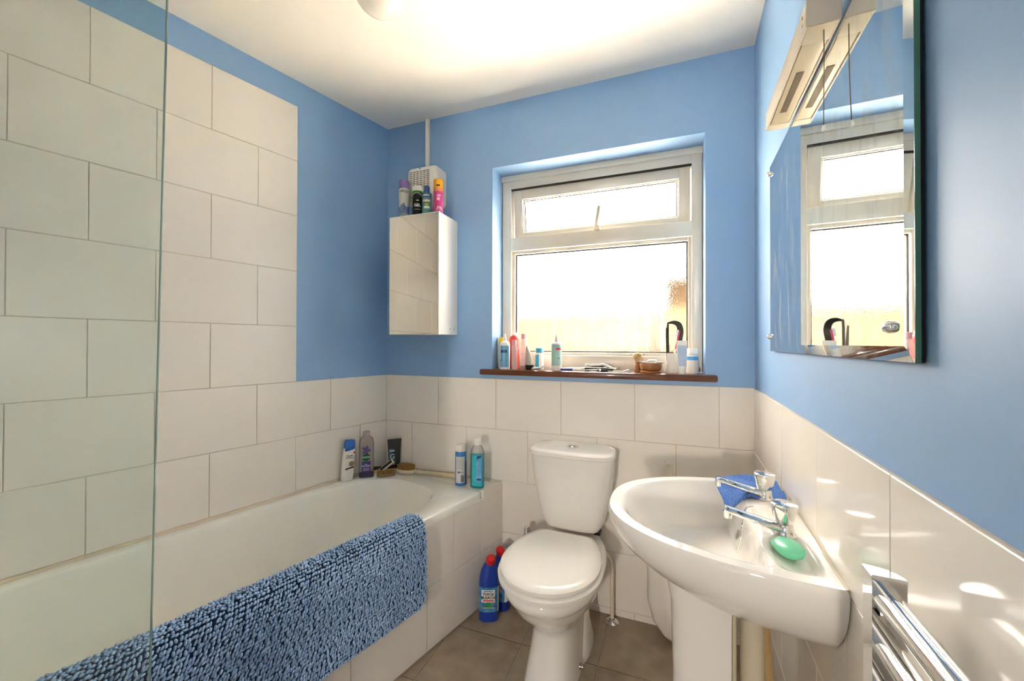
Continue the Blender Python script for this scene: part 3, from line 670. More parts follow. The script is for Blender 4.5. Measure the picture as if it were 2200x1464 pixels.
# ------------------------------------------------------------------ mirror and strip light
mi = rthing('wall_mirror', 'frameless wall mirror with slanted polished edges reflecting the window', 'mirror', 0.0)
MS0, MS1, MZ0, MZ1, MY = 0.368, 1.240, 1.195, 1.780, -0.014
bv = 0.020
V = [(MS0, MY+.003, MZ0), (MS1, MY+.003, MZ0), (MS1, MY+.003, MZ1), (MS0, MY+.003, MZ1), (MS0+bv, MY, MZ0+bv), (MS1-bv, MY, MZ0+bv), (MS1-bv, MY, MZ1-bv), (MS0+bv, MY, MZ1-bv)]
obj('mirror_face', (V[4:], [(0, 1, 2, 3)]), M_MIRROR, mi, 0)
obj('mirror_bevel', (V, [(0, 1, 5, 4), (1, 2, 6, 5), (2, 3, 7, 6), (3, 0, 4, 7)]), M_MIRROR, mi, 0)
obj('mirror_gap_shade', box(MS0+.0004, MS1+.0002, MY+.0032, -0.003, MZ0+.0004, MZ1-.0004), M_BLACK, mi, 0)  # black block stands in for the shadow gap between glass and wall
obj('mirror_edge', box(MS1-0.0001, MS1+0.0012, MY+.002, MY+0.0075, MZ0, MZ1), M_GEDGE2, mi, 0)
for s, z in ((1.185, 1.240), (0.388, 1.752), (0.388, 1.240)):
    obj('mirror_screw', xf(lathe([(0.0085, 0), (0.0085, 0.003), (0.006, 0.007), (0.0, 0.009)], 18), Matrix.Translation((s, MY, z)) @ Matrix.Rotation(PI/2, 4, 'X')), M_CHROME, mi)
M_LAMPW = mat('aged_lamp_plastic', 'd8ccb6', 0.35)
sl = rthing('strip_light', 'white shaver strip light mounted above the mirror with pull cord', 'wall light', 0.0)
S0, S1, LZ0, LZ1, LD = 0.620, 1.003, 1.7835, 1.832, 0.063
obj('housing', box(S0, S1, -LD, -0.012, LZ0+0.006, LZ1, 0.003), M_LAMPW, sl)
obj('lower_rim', join(box(S0, S1, -LD, -LD+0.004, LZ0, LZ0+0.010, 0.001, 1), box(S0, S1, -0.016, -0.012, LZ0, LZ0+0.010, 0.001, 1), box(S0, S0+0.03, -LD+.003, -0.015, LZ0, LZ0+.010, .001, 1), box(S1-0.05, S1, -LD+.003, -0.015, LZ0, LZ0+0.010, 0.001, 1)), M_LAMPW, sl)
obj('diffuser', box(S0+0.03, S1-0.05, -LD+0.006, -0.018, LZ0+0.0015, LZ0+0.0062), M_DIFF, sl, 0)
obj('lamp_slot', box(S0+0.085, S1-0.14, -LD+0.016, -LD+0.030, LZ0+0.0008, LZ0+0.0016), mat('slot_brown', '6b5638', 0.5), sl, 0)
obj('end_cap', box(S1, S1+0.004, -LD-0.0005, -0.0115, LZ0-0.0005, LZ1+0.001, 0.001, 1), mat('aged_white_plastic', 'bdb3a4', 0.35), sl)
for dz in (0.018, 0.032): obj('cover_screw', xf(lathe([(0.003, 0), (0.003, 0.0012), (0, 0.0014)], 10), Matrix.Translation((S1-0.02, -LD, LZ0+dz)) @ Matrix.Rotation(PI/2, 4, 'X')), M_STEEL, sl)
obj('pull_cord', tube(smooth_path([(0.985, -0.032, LZ0+0.004), (0.986, -0.032, 1.72), (0.987, -0.033, 1.66), (0.990, -0.034, 1.606)]), 0.0008, 6), mat('old_cord', '6b5a44', 0.7), sl)
obj('cord_bead', xf(lathe([(0.0, -0.006), (0.0035, -0.004), (0.004, 0.0), (0.0025, 0.006), (0.0, 0.007)], 12), Matrix.Translation((0.991, -0.034, 1.602))), M_WHITE, sl)

# ------------------------------------------------------------------ towel radiator
tr = rthing('towel_radiator', 'chrome ladder towel radiator low on the right wall', 'radiator', 0.0)
RS0, RS1, RZ = 1.240, 1.740, 0.947
pf = [(0.026, -0.062), (0.026, -0.030)]+[(0.026-0.026*math.sin(t), -0.062+0.032*math.cos(t)) for t in [i*PI/16 for i in range(1, 9)]]
for s in (RS0, RS1-0.026):
    po = obj('post', loft([[(s+x, y, z) for x, y in pf] for z in (0.16, RZ-0.006)]), M_CHROME, tr, 40)
    obj('post_cap', loft([[(s+0.013+(x-0.013)*k, -0.046+(y+0.046)*k, z) for x, y in pf] for k, z in ((1.04, RZ-0.006), (1.04, RZ-0.001), (0.98, RZ))]), M_CHROME, po, 40)
for z in [0.920-0.056*i for i in range(4)]+[0.920-0.056*i for i in range(6, 10)]+[0.920-0.056*i for i in range(11, 13)]:
    obj('rung', tube([(RS0+0.024, -0.047, z), (RS1-0.024, -0.047, z)], 0.0138, 20), M_CHROME, tr)
for s in (RS0+0.09, RS1-0.09):
    for z in (0.87, 0.25): obj('wall_bracket', tube([(s, -0.006, z), (s, -0.035, z)], 0.010, 14), M_CHROME, tr)

# ------------------------------------------------------------------ cabinet, fan, conduit, ceiling lamp
CX0, CX1, CY, CZ0_, CZ1_ = 0.157, 0.446, -0.186, 1.260, 1.852
cb = thing('wall_cabinet', 'white wall cabinet with mirrored door below the extractor fan', 'cabinet', (0, 0, 0))
obj('body', join(box(CX0, CX0+.015, CY+.02, -0.001, CZ0_, CZ1_, .001, 1), box(CX1-.015, CX1, CY+.02, -0.001, CZ0_, CZ1_, .001, 1), box(CX0+.015, CX1-.015, CY+.02, -0.001, CZ0_, CZ0_+.015), box(CX0+.015, CX1-.015, CY+.02, -0.001, CZ1_-.015, CZ1_), box(CX0+.015, CX1-.015, -.012, -0.001, CZ0_+.015, CZ1_-.015)), M_WHITE2, cb, 30)
dr = obj('door', box(CX0-.001, CX1+.001, CY+0.003, CY+.0185, CZ0_-.001, CZ1_+.001, .001, 1), M_WHITE2, cb, 30)
obj('mirror_front', box(CX0+.004, CX1-.004, CY, CY+.0028, CZ0_+.003, CZ1_-.003, .0008, 1), M_DOORMIR, dr, 30)
for x in (-0.075, -0.035): obj('screw_cover', xf(lathe([(0.003, 0), (0.003, 0.001), (0, 0.0012)], 10), Matrix.Translation((CX1, x, CZ0_+0.03)) @ Matrix.Rotation(PI/2, 4, 'Y')), M_STEEL, cb)

fn = thing('extractor_fan', 'square white extractor fan with louvred grille above the cabinet', 'fan', (0.2885, 0, 2.030))
fx, fz, fy = 0.0885, 0.100, -0.098
def rr(w, h, y, r=0.022):
    o = []
    for cx_, cz_, a0 in ((w-r, h-r, 0), (-w+r, h-r, PI/2), (-w+r, -h+r, PI), (w-r, -h+r, 3*PI/2)):
        for k in range(7): t = a0+PI/2*k/6; o.append((cx_+r*math.cos(t), y, cz_+r*math.sin(t)))
    return o
obj('casing', loft([rr(fx, fz, -0.001), rr(fx, fz, fy+0.018), rr(fx-.003, fz-.003, fy+0.008), rr(fx-.009, fz-.009, fy+.002), rr(fx-.015, fz-.015, fy)]), M_WHITE, fn, 50)
gx0, gx1, gz0, gz1 = -0.074, 0.050, -0.076, 0.078
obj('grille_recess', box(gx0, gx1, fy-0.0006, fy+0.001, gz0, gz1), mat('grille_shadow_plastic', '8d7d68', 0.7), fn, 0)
for i in range(17): obj('louvre', box(gx0, gx1, fy-0.003, fy-0.0006, gz0+i*(gz1-gz0)/16-.0022, gz0+i*(gz1-gz0)/16+.0022), M_WHITE, fn, 0)
for i in range(7): obj('grille_rib', box(gx0+i*(gx1-gx0)/6-.0022, gx0+i*(gx1-gx0)/6+.0022, fy-.0036, fy-.0006, gz0, gz1), M_WHITE, fn, 0)
obj('cover_screw', xf(lathe([(0.003, 0), (0.003, 0.001), (0, 0.0012)], 10), Matrix.Translation((-0.01, fy, 0.089)) @ Matrix.Rotation(PI/2, 4, 'X')), M_DARK, fn)
cn = obj('cable_conduit', box(0.256, 0.278, -0.016, -0.0005, 2.13, ZC-0.0005, 0.003), M_WHITE); tag(cn, 'white cable conduit running from fan up to ceiling', 'conduit')

cl_ = thing('ceiling_lamp', 'round opal ceiling lamp at the top edge of the photo', 'lamp', (0.575, -0.772, ZC))
obj('lamp_base', lathe([(0.0, 0), (0.082, 0), (0.082, -0.018), (0.0, -0.018)], 40), M_WHITE, cl_)
R_ = 0.088
obj('lamp_globe', lathe([(0.083, -0.016)]+[(R_*math.cos(t), -0.018-R_*math.sin(t)) for t in [i*PI/2/14 for i in range(14)]]+[(0.0, -0.018-R_)], 48, cap0=False), M_OPAL, cl_, 60)

# ------------------------------------------------------------------ small things: bottles
C_ = lambda name, c, r=0.3: mat(name, c, r)
K_WH = C_('print_white', 'f4f1ea'); K_BK = C_('print_black', '1b1a18'); K_NAVY = C_('print_navy', '1f3f7a'); K_RED = C_('print_red', 'd8303a')
K_GRN = C_('print_green', '2e9a3a'); K_TEAL = C_('print_teal', '3fa3c4'); K_YEL = C_('print_yellow', 'e8b21c'); K_GREY = C_('print_grey', '9a968e')
def can(name, label, loc, r, h, body, capcol, cap_h, cap_r=None, group=None, shoulder=0.010, rzx=0.0, neck=True):
    t = thing(name, label, 'bottle' if 'bottle' in name else 'can', loc, face_cam(loc, rzx), group)
    hb = h-cap_h; cr = cap_r or r*0.97
    obj('body', lathe([(0.0, 0), (r*0.93, 0), (r, 0.004), (r, hb-shoulder), (r*0.97, hb-shoulder*0.4), (cr*0.96, hb), (0.0, hb)], 32), body, t, 40)
    obj('cap', lathe([(0.0, hb), (cr, hb+0.0004), (cr, h-0.006), (cr*0.92, h-0.001), (cr*0.8, h), (0.0, h)], 32), capcol, t, 40)
    return t
CT = CZ1_
# on the cabinet
t = can('spray_can', 'tall air freshener can with purple cap reading HAZE on cabinet', (0.207, -0.132, CT), 0.0265, 0.200, mat('can_cream', 'd5d6c4', 0.3), mat('cap_purple', '8e74b4', 0.4), 0.045)
obj('print_band', patch(0.0268, 0.004, 0.075, -2.2, 2.2, zf=lambda u: (0.004, 0.068+0.010*math.sin(u*17)+0.006*math.sin(u*41))), mat('print_floral_blue', '2f4c84', 0.4, vary=(160, '8fa3c0', 2)), t, 0)
obj('print_floral', patch(0.0268, 0.004, 0.030, -0.9, 0.9, off=0.0009, zf=lambda u: (0.004, 0.022+0.008*math.sin(u*23))), mat('print_leaf', '4d7a63', 0.4, vary=(260, 'c9d2cf', 2)), t, 0)
lettering(t, C_('print_deep_teal', '1f4f55'), 'HAZE', 0.019, 0.138, r=0.0268, bold=0.012)
t = can('gel_can', 'black and green shaving gel can with white cap on cabinet', (0.2885, -0.132, CT), 0.0262, 0.160, mat('can_black', '191815', 0.3), M_WHITE, 0.034, 0.024)
obj('print_band', patch(0.0265, 0.10, 0.138, -1.7, 1.7, zf=lambda u: (0.085+0.036*math.sin(PI*min(1, u*1.1)), 0.1305)), mat('can_green', '3f9a35', 0.3, vary=(60, '2d7d28')), t, 0)
obj('print_swoosh', patch(0.0265, 0.10, 0.118, -1.7, 1.7, off=0.001, zf=lambda u: (0.080+0.036*math.sin(PI*min(1, u*1.1)), 0.087+0.036*math.sin(PI*min(1, u*1.1)))), K_GREY, t, 0)
lettering(t, K_WH, 'GEL', 0.020, 0.056, r=0.0265, bold=0.03); obj('print_bar', patch(0.0265, 0.034, 0.038, -0.6, 0.6, off=.001), K_GREY, t, 0)
obj('print_bar', patch(0.0265, 0.079, 0.083, -0.25, 0.25, off=.001), K_WH, t, 0)
t = can('foam_bottle', 'slim green bottle with narrow blue cap standing on cabinet', (0.345, -0.134, CT), 0.0232, 0.152, mat('bottle_seagreen', '5d8f8a', 0.3), mat('cap_blue', '3a62a8', 0.4), 0.036, 0.0135, shoulder=0.012)
obj('print_band', patch(0.0235, 0.088, 0.112, -1.6, 1.6), mat('print_steel_blue', '3f6f8c', 0.4), t, 0); obj('print_band', patch(0.0235, 0.068, 0.078, -0.9, 0.7, off=.001), mat('print_sand', 'd9c795', 0.4), t, 0)
obj('print_band', patch(0.0235, 0.050, 0.058, -0.4, 0.4, off=.001), mat('print_lime', 'c9c43a', 0.4), t, 0); obj('print_band', patch(0.0235, 0.034, 0.046, -0.6, 0.6, off=.001), mat('print_pale', 'cfd6b8', 0.4), t, 0)
obj('print_bar', patch(0.0235, 0.097, 0.104, -0.8, 0.6, off=.001), mat('print_pale', 'cfd6b8', 0.4), t, 0)
t = can('spray_can', 'pink hairspray can with yellow orange cap on the cabinet corner', (0.4115, -0.134, CT), 0.0233, 0.174, mat('can_pink', 'd2488a', 0.3, vary=(12, 'c23d86')), mat('cap_orange', 'eda512', 0.35), 0.055, 0.0235)
obj('print_band', patch(0.0235, 0.112, 0.130, -2.5, 2.5), mat('print_orange_fade', 'e08a4a', 0.4), t, 0); obj('print_oval', patch(0.0235, 0.136, 0.143, -0.45, 0.30, off=.001), K_BK, t, 0)
lettering(t, K_WH, 'Ph', 0.030, 0.026, r=0.0235, x=0.006, bold=0.0, lean=0.25); obj('print_bar', patch(0.0235, 0.086, 0.094, -0.3, 0.45, off=.001), mat('print_pale_pink', 'eebcd4', 0.4), t, 0)
obj('print_bar', patch(0.0235, 0.066, 0.082, -0.3, 0.25, off=.001), mat('print_pale_pink', 'eebcd4', 0.4), t, 0)

# on the bath ledge
def slabbottle(rings_, e=3.2, n=36): return loft([ell(0, oy, hx, hy, z, e, n) for z, hx, hy, oy in rings_])
BT = BZ
t = thing('shampoo_bottle', 'white shampoo bottle with blue swoosh top leaning on the tiles', 'bottle', (-0.030, -0.272, BT), face_cam((-0.030, -0.272), 0.25)); t.rotation_euler.y = math.radians(5); 
obj('body', slabbottle([(0.0, 0.026, 0.016, 0), (0.004, 0.029, 0.018, 0), (0.06, 0.030, 0.020, 0), (0.13, 0.0285, 0.019, 0), (0.160, 0.027, 0.018, 0)], 2.6), M_WHITE, t, 50)
obj('cap', slabbottle([(0.160, 0.0272, 0.0182, 0), (0.185, 0.0265, 0.0175, 0), (0.198, 0.025, 0.0165, 0), (0.201, 0.022, 0.014, 0)], 2.6), mat('cap_shampoo_blue', '2f66b8', 0.3), t, 50)
obj('print_swoosh', flat([(-0.025, 0.161), (-0.025, 0.148), (-0.008, 0.150), (0.012, 0.156), (0.0255, 0.164)], -0.0205), mat('cap_shampoo_blue', '2f66b8', 0.3), t, 0)
lettering(t, K_NAVY, 'head&', 0.012, 0.126, y=-0.0205); lettering(t, K_NAVY, 'shoulders', 0.0095, 0.116, y=-0.0205)
obj('print_flash', flat([(0.014, 0.143), (0.024, 0.148), (0.024, 0.138), (0.018, 0.137)], -0.0212), K_RED, t, 0)
obj('print_bar', flat([(-0.016, 0.055), (0.024, 0.066), (0.024, 0.074), (-0.016, 0.063)], -0.0215), mat('print_brown', '4a2f26', 0.4), t, 0)
obj('print_coconut', flat([(0.012+0.013*math.cos(a), 0.086+0.013*math.sin(a)) for a in [k*PI/8 for k in range(16)]], -0.0216), mat('print_coconut_tan', '9a7a66', 0.4), t, 0)

t = thing('bath_soak_bottle', 'tall clear bath soak bottle with purple label reading RADOX', 'bottle', (0.024, -0.190, BT), face_cam((0.024, -0.19), -0.05))
obj('body', slabbottle([(0.0, 0.034, 0.022, 0), (0.004, 0.037, 0.025, 0), (0.17, 0.037, 0.025, 0), (0.195, 0.033, 0.023, 0), (0.207, 0.022, 0.018, 0), (0.212, 0.016, 0.016, 0)], 3.0), M_LILAC, t, 50)
obj('liquid', slabbottle([(0.003, 0.0345, 0.0225, 0), (0.020, 0.0345, 0.0225, 0)], 3.0), mat('lilac_liquid', '6c6288', 0.2), t, 50)
obj('cap', lathe([(0.0, 0.211), (0.0185, 0.2115), (0.0185, 0.230), (0.016, 0.233), (0.0, 0.233)], 24), mat('cap_smoke', 'b5aea6', 0.25), t, 40)
lb = obj('label', flat([(-0.021, 0.030), (0.021, 0.030), (0.021, 0.085), (-0.021, 0.085)], -0.0262), mat('label_purple', '5d4a8c', 0.4, vary=(60, '4a3a78', 3)), t, 0)
obj('print_flower', flat([(0.0+0.016*math.cos(a)*(1+.35*math.cos(5*a)), 0.140+0.020*math.sin(a)*(1+.25*math.cos(5*a))) for a in [k*PI/20 for k in range(40)]], -0.0261), mat('label_lavender', '7a5a8e', 0.4, vary=(150, '574a86', 3)), t, 0)
obj('print_roundel', flat([(0.019*math.cos(a), 0.106+0.019*math.sin(a)) for a in [k*PI/16 for k in range(32)]], -0.0264), mat('label_green', '1f6e3e', 0.4), t, 0)
lettering(t, K_WH, 'RADOX', 0.0115, 0.106, y=-0.0265, bold=0.03); lettering(t, K_WH, 'FEEL', 0.006, 0.070, y=-0.0265); lettering(t, K_WH, 'RELAXED', 0.0095, 0.062, y=-0.0265, bold=0.02)
for k in range(3): obj('print_bar', flat([(-0.015, 0.050-k*.006), (0.015, 0.050-k*.006), (0.015, 0.053-k*.006), (-0.015, 0.053-k*.006)], -0.0265), mat('print_lilac', 'b8aecb', 0.4), t, 0)

t = thing('shower_gel_tube', 'dark grey shower gel tube standing on its cap in the corner', 'bottle', (0.078, -0.034, BT), face_cam((0.078, -0.034), 0.12))
obj('cap', slabbottle([(0.0, 0.026, 0.016, 0), (0.024, 0.029, 0.018, 0)], 2.6), M_BLACK, t, 40)
obj('body', slabbottle([(0.024, 0.029, 0.0185, 0), (0.07, 0.032, 0.016, 0), (0.12, 0.034, 0.009, 0), (0.158, 0.0365, 0.003, 0), (0.164, 0.037, 0.002, 0)], 2.6), mat('tube_charcoal', '34342f', 0.35), t, 50)
def tilted(pts, o=0.0006): return [(x, -0.0195+0.0165*max(0, (z-0.03)/0.134)-o, z) for x, z in pts], [tuple(range(len(pts)))]
obj('label', tilted([(-0.029, 0.028), (0.004, 0.028), (0.008, 0.070), (0.008, 0.114), (-0.031, 0.114)]), mat('label_petrol', '2f6578', 0.35), t, 0)
def tl_text(body, size, zc, x, bold=.02):
    v, f = text_on(body, size, zc, y=0, x=x, bold=bold); return [(a, -0.0195+0.0165*max(0, (c-0.03)/0.134)-0.0016, c) for a, b, c in v], f
obj('lettering', tl_text('G', 0.036, 0.072, -0.012, .03), mat('print_silver', 'b9c4c8', 0.3), t, 0); obj('print_bar', tilted([(-0.026, 0.099), (0.000, 0.099), (0.000, 0.107), (-0.026, 0.107)], 0.0014), mat('print_silver', 'b9c4c8', 0.3), t, 0)
obj('print_bar', tilted([(-0.028, 0.030), (0.002, 0.030), (0.002, 0.044), (-0.028, 0.038)], 0.0014), K_GREY, t, 0)

nb = thing('nail_brush', 'wooden nail brush with tan bristles lying on the bath ledge', 'brush', (0.115, -0.150, BT+0.001), math.radians(38))
obj('brush_back', loft([ell(0, 0, 0.046*k, 0.0165*k2, z, 2.6, 32) for k, k2, z in ((0.95, 0.9, 0.0), (1, 1, 0.004), (1, 1, 0.012), (0.97, 0.95, 0.015))]), mat('worn_brush_wood', '8d7350', 0.5), nb, 45)
def bristles(n_, fpos, h, r, lean=0.15):
    V, Fc = [], []
    for k in range(n_):
        x, y, z = fpos(k); dx, dy = random.gauss(0, lean)*h, random.gauss(0, lean)*h; b = len(V)
        for zz, q in ((0, 1.0), (1, 0.8)):
            for t in range(4): V.append((x+dx*zz+r*q*math.cos(t*PI/2), y+dy*zz+r*q*math.sin(t*PI/2), z+h*zz*random.uniform(.95, 1.05)))
        Fc += [(b, b+1, b+5, b+4), (b+1, b+2, b+6, b+5), (b+2, b+3, b+7, b+6), (b+3, b, b+4, b+7), (b+4, b+5, b+6, b+7)]
    return V, Fc
o = obj('bristles', bristles(260, lambda k: (-0.040+0.080*((k % 26)/25), -0.0115+0.023*(k//26)/9, 0.014), 0.014, 0.0014, 0.1), M_BRIST, nb, 0); o['kind'] = 'stuff'
ff = thing('foot_file', 'small foot file with black abrasive panel propped on the nail brush', 'foot file', (0.088, -0.108, BT+0.036), math.radians(62)); ff.rotation_euler = (math.radians(26), math.radians(-34), math.radians(50))
obj('handle', box(-0.042, 0.042, -0.014, 0.014, 0, 0.010, 0.004), mat('bleached_wood', 'cfc4b0', 0.5), ff)
obj('abrasive_panel', box(-0.036, 0.034, -0.008, 0.008, 0.0098, 0.0108), mat('abrasive_brown', '33251b', 0.9), ff)
wb2 = thing('wooden_brush', 'wooden brush lying on the ledge behind the bath soak bottle', 'brush', (0.060, -0.095, BT+0.001), math.radians(38))
obj('brush_back', loft([ell(0, 0, 0.062*k, 0.016*k2, z, 2.6, 32) for k, k2, z in ((0.95, 0.9, 0.0), (1, 1, 0.004), (1, 1, 0.012), (0.97, 0.95, 0.016))]), M_WOODL, wb2, 45)
o = obj('bristles', bristles(220, lambda k: (-0.054+0.108*((k % 27)/26), -0.0115+0.023*(k//27)/8, 0.015), 0.014, 0.0014, 0.15), mat('dark_bristle', '4a3524', 0.9), wb2, 0); o['kind'] = 'stuff'

bb = thing('bath_brush', 'long handled bath brush lying bristles up along the back wall tiles', 'brush', (0.178, -0.066, BT+0.002), math.radians(1.0))
obj('head', loft([ell(0, 0, 0.056*k, 0.036*k, z, 2.1, 40) for k, z in ((0.86, 0.0), (0.96, 0.004), (1, 0.010), (0.98, 0.018), (0.94, 0.021))]), mat('beech_pale', 'ddd0b4', 0.4), bb, 45)
obj('handle', tube(smooth_path([(0.050, 0, 0.0125), (0.10, 0.0, 0.012), (0.20, 0.004, 0.0125), (0.36, 0.006, 0.004)]), [0.0105]*4+[0.0085]*20, 12) if 0 else tube(smooth_path([(0.050, 0, 0.0125), (0.10, 0.0, 0.012), (0.20, 0.004, 0.0125), (0.36, 0.010, 0.0135)]), 0.0105, 12), mat('beech_handle', 'd2c19c', 0.4), bb)
def bpos(k):
    a = k*2.39996; r = math.sqrt((k+0.5)/560); return (0.050*r*math.cos(a), 0.031*r*math.sin(a), 0.020)
o = obj('bristles', bristles(560, bpos, 0.022, 0.0014, 0.10), M_BRIST, bb, 0); o['kind'] = 'stuff'

t = can('shaving_foam_can', 'blue labelled spray can with clear white cap by the mouthwash', (0.529, -0.112, BT+0.0), 0.0275, 0.196, mat('can_steel_blue', '3a78bc', 0.3), mat('cap_frost', 'dbd6cd', 0.25), 0.034, 0.0245)
obj('label', patch(0.0275, 0.014, 0.140, -0.95, 0.72), mat('label_silver', 'c9c9c6', 0.35), t, 0); obj('print_band', patch(0.0275, 0.004, 0.115, 0.9, 2.2), K_BK, t, 0)
obj('print_bar', patch(0.0275, 0.062, 0.070, -0.5, -0.2, off=.001), K_BK, t, 0); obj('print_bar', patch(0.0275, 0.063, 0.068, -0.15, 0.5, off=.001), K_GREY, t, 0)
for k in range(9): obj('print_line', patch(0.0275, 0.082+k*.006, 0.0838+k*.006, -0.8, 0.6, off=.001), K_GREY, t, 0)
for k in range(8): obj('barcode_bar', patch(0.0275, 0.018, 0.052, 0.05+k*.07, 0.05+k*.07+(.04 if k % 3 else .055), off=.001, n=2), K_BK, t, 0)
t = thing('mouthwash_bottle', 'clear mouthwash bottle half full of turquoise liquid with white cap', 'bottle', (0.621, -0.118, BT), face_cam((0.621, -0.118), -0.35))
obj('body', slabbottle([(0.0, 0.031, 0.019, 0), (0.004, 0.034, 0.022, 0), (0.16, 0.034, 0.022, 0), (0.182, 0.030, 0.020, 0), (0.198, 0.020, 0.017, 0), (0.204, 0.015, 0.015, 0)], 2.6), M_CLEAR, t, 50)
obj('liquid', slabbottle([(0.003, 0.0322, 0.0203, 0), (0.155, 0.0325, 0.0205, 0)], 2.6), M_AQUA, t, 50)
obj('liquid_core', slabbottle([(0.006, 0.028, 0.012, 0.004), (0.152, 0.028, 0.012, 0.004)], 2.6), mat('aqua_core', '6fdce4', 0.3), t, 50)
obj('cap', lathe([(0.0, 0.203), (0.0185, 0.2035), (0.0165, 0.234), (0.0145, 0.236), (0.0, 0.236)], 24), M_WHITE, t, 40)
obj('label', flat([(0.002, 0.030), (0.030, 0.030), (0.030, 0.158), (0.004, 0.150)], -0.0226), mat('label_sky', '86bde0', 0.35, vary=(25, '3d7fc0')), t, 0)
obj('print_bar', flat([(0.006, 0.040), (0.028, 0.040), (0.028, 0.050), (0.006, 0.048)], -0.0229), K_NAVY, t, 0); obj('print_bar', flat([(0.006, 0.14), (0.028, 0.148), (0.028, 0.158), (0.006, 0.152)], -0.0229), K_NAVY, t, 0)

# bleach on the floor
def bleach(loc, rz, label):
    t = thing('bleach_bottle', label, 'bottle', loc, rz, 'bleach bottles by the bath panel')
    rg = [ell(0, 0, 0.040, 0.028, 0.0, 2.8, 36), ell(0, 0, 0.043, 0.031, 0.005, 2.8, 36), ell(0, 0, 0.043, 0.031, 0.16, 2.8, 36), ell(0.001, 0, 0.042, 0.030, 0.185, 2.6, 36), ell(0.002, 0, 0.036, 0.027, 0.215, 2.4, 36), ell(0.004, -0.002, 0.027, 0.023, 0.238, 2.2, 36), ell(0.006, -0.005, 0.019, 0.019, 0.252, 2, 36)]
    obj('body', loft(rg), mat('bleach_blue', '1f3fa0', 0.28), t, 50)
    obj('cap', xf(lathe([(0.0, -0.008), (0.021, -0.007), (0.022, 0.012), (0.019, 0.026), (0.014, 0.032), (0.0, 0.034)], 20), Matrix.Translation((0.008, -0.008, 0.256)) @ Matrix.Rotation(math.radians(38), 4, 'X') @ Matrix.Rotation(math.radians(10), 4, 'Y')), mat('cap_red', 'cf1f22', 0.3), t, 40)
    def lab(a0, a1, z0, z1, m_, off=.0008, nm='label'): obj(nm, patch(1.0, z0, z1, a0, a1, 0.043, 0.031, 2.8, 20, off), m_, t, 0)
    lab(-1.25, 1.25, 0.045, 0.152, mat('label_bleach_blue', '2f6fa8', 0.35, vary=(40, '5f9cc4')))
    lab(-0.62, 0.55, 0.088, 0.142, K_WH, .0014); lab(1.0, 1.7, 0.045, 0.148, K_WH, .0014, 'side_label')
    lettering(t, K_BK, 'THICK', 0.017, 0.124, y=-0.0325, bold=.02); lettering(t, K_BK, 'BLEACH', 0.017, 0.109, y=-0.0325, bold=.02)
    obj('print_bar', flat([(-0.024, 0.094), (0.024, 0.094), (0.024, 0.099), (-0.024, 0.099)], -0.0336), K_RED, t, 0)
    obj('print_shield', flat([(-0.010, 0.090), (0.010, 0.090), (0.010, 0.076), (0.0, 0.067), (-0.010, 0.076)], -0.0340), K_GRN, t, 0)
    obj('print_bar', flat([(-0.028, 0.064), (0.028, 0.064), (0.028, 0.068), (-0.028, 0.068)], -0.0336), mat('print_lime', 'c9c43a', 0.4), t, 0)
    obj('print_bar', flat([(-0.020, 0.135), (0.020, 0.135), (0.020, 0.139), (-0.020, 0.139)], -0.0336), K_TEAL, t, 0)
    return t
bleach((0.730, -0.222, 0), face_cam((0.730, -0.222), -0.05), 'nearer blue bleach bottle with red cap, label reading THICK BLEACH')
bleach((0.751, -0.132, 0), face_cam((0.751, -0.132), -0.7), 'farther blue bleach bottle with red cap, half hidden by the toilet')

# ------------------------------------------------------------------ things on the window sill
SZ = 1.088
def sbottle(label, loc, prof, body, cap_prof=None, capm=None, sx=1.0, sy=1.0, name='bottle', cat='bottle', rzx=0.0):
    t = thing(name, label, cat, (loc[0], loc[1], SZ), face_cam(loc, rzx))
    obj('body', lathe(prof, 28, sx, sy), body, t, 45)
    if cap_prof: obj('cap', lathe(cap_prof, 24), capm, t, 45)
    return t
sbottle('cream bottle with yellow cap at the left end of the sill', (0.672, 0.070), [(0, 0), (0.019, 0), (0.020, 0.004), (0.020, 0.132), (0, 0.132)], mat('bottle_cream', 'd8cba6', 0.35), [(0, 0.132), (0.019, 0.1325), (0.019, 0.156), (0.016, 0.160), (0, 0.160)], mat('cap_yellow', 'ecc51e', 0.35), name='lotion_bottle')
t = sbottle('white pump bottle with blue label near the left of the sill', (0.703, 0.028), [(0, 0), (0.025, 0), (0.026, 0.004), (0.026, 0.125), (0.022, 0.136), (0.010, 0.142), (0, 0.142)], M_WHITE, [(0, 0.142), (0.009, 0.1425), (0.008, 0.158), (0.004, 0.168), (0.003, 0.178), (0, 0.178)], M_WHITE, name='pump_bottle')
obj('label', patch(0.026, 0.010, 0.118, -1.0, 0.9), mat('label_skyblue', '6ea6c8', 0.4), t, 0); obj('print_bar', patch(0.026, 0.083, 0.096, -0.85, 0.40, off=.001), K_NAVY, t, 0); obj('print_dot', patch(0.026, 0.042, 0.048, -0.85, -0.65, off=.001), K_BK, t, 0)
sbottle('red bottle with white cap behind the pump bottle on the sill', (0.733, 0.085), [(0, 0), (0.024, 0), (0.026, 0.004), (0.026, 0.150), (0.024, 0.160), (0.014, 0.170), (0, 0.170)], mat('bottle_red', 'd0413c', 0.3), [(0, 0.170), (0.0135, 0.1705), (0.0125, 0.184), (0, 0.186)], M_WHITE, name='red_bottle')
t = sbottle('small clear bottle with pink cap and orange contents on the sill', (0.758, 0.020), [(0, 0), (0.0135, 0), (0.0145, 0.003), (0.0145, 0.108), (0.011, 0.120), (0, 0.120)], M_MILK, [(0, 0.120), (0.0118, 0.1205), (0.0118, 0.146), (0, 0.147)], mat('cap_dusty_pink', 'd0a0a8', 0.35), name='clear_bottle')
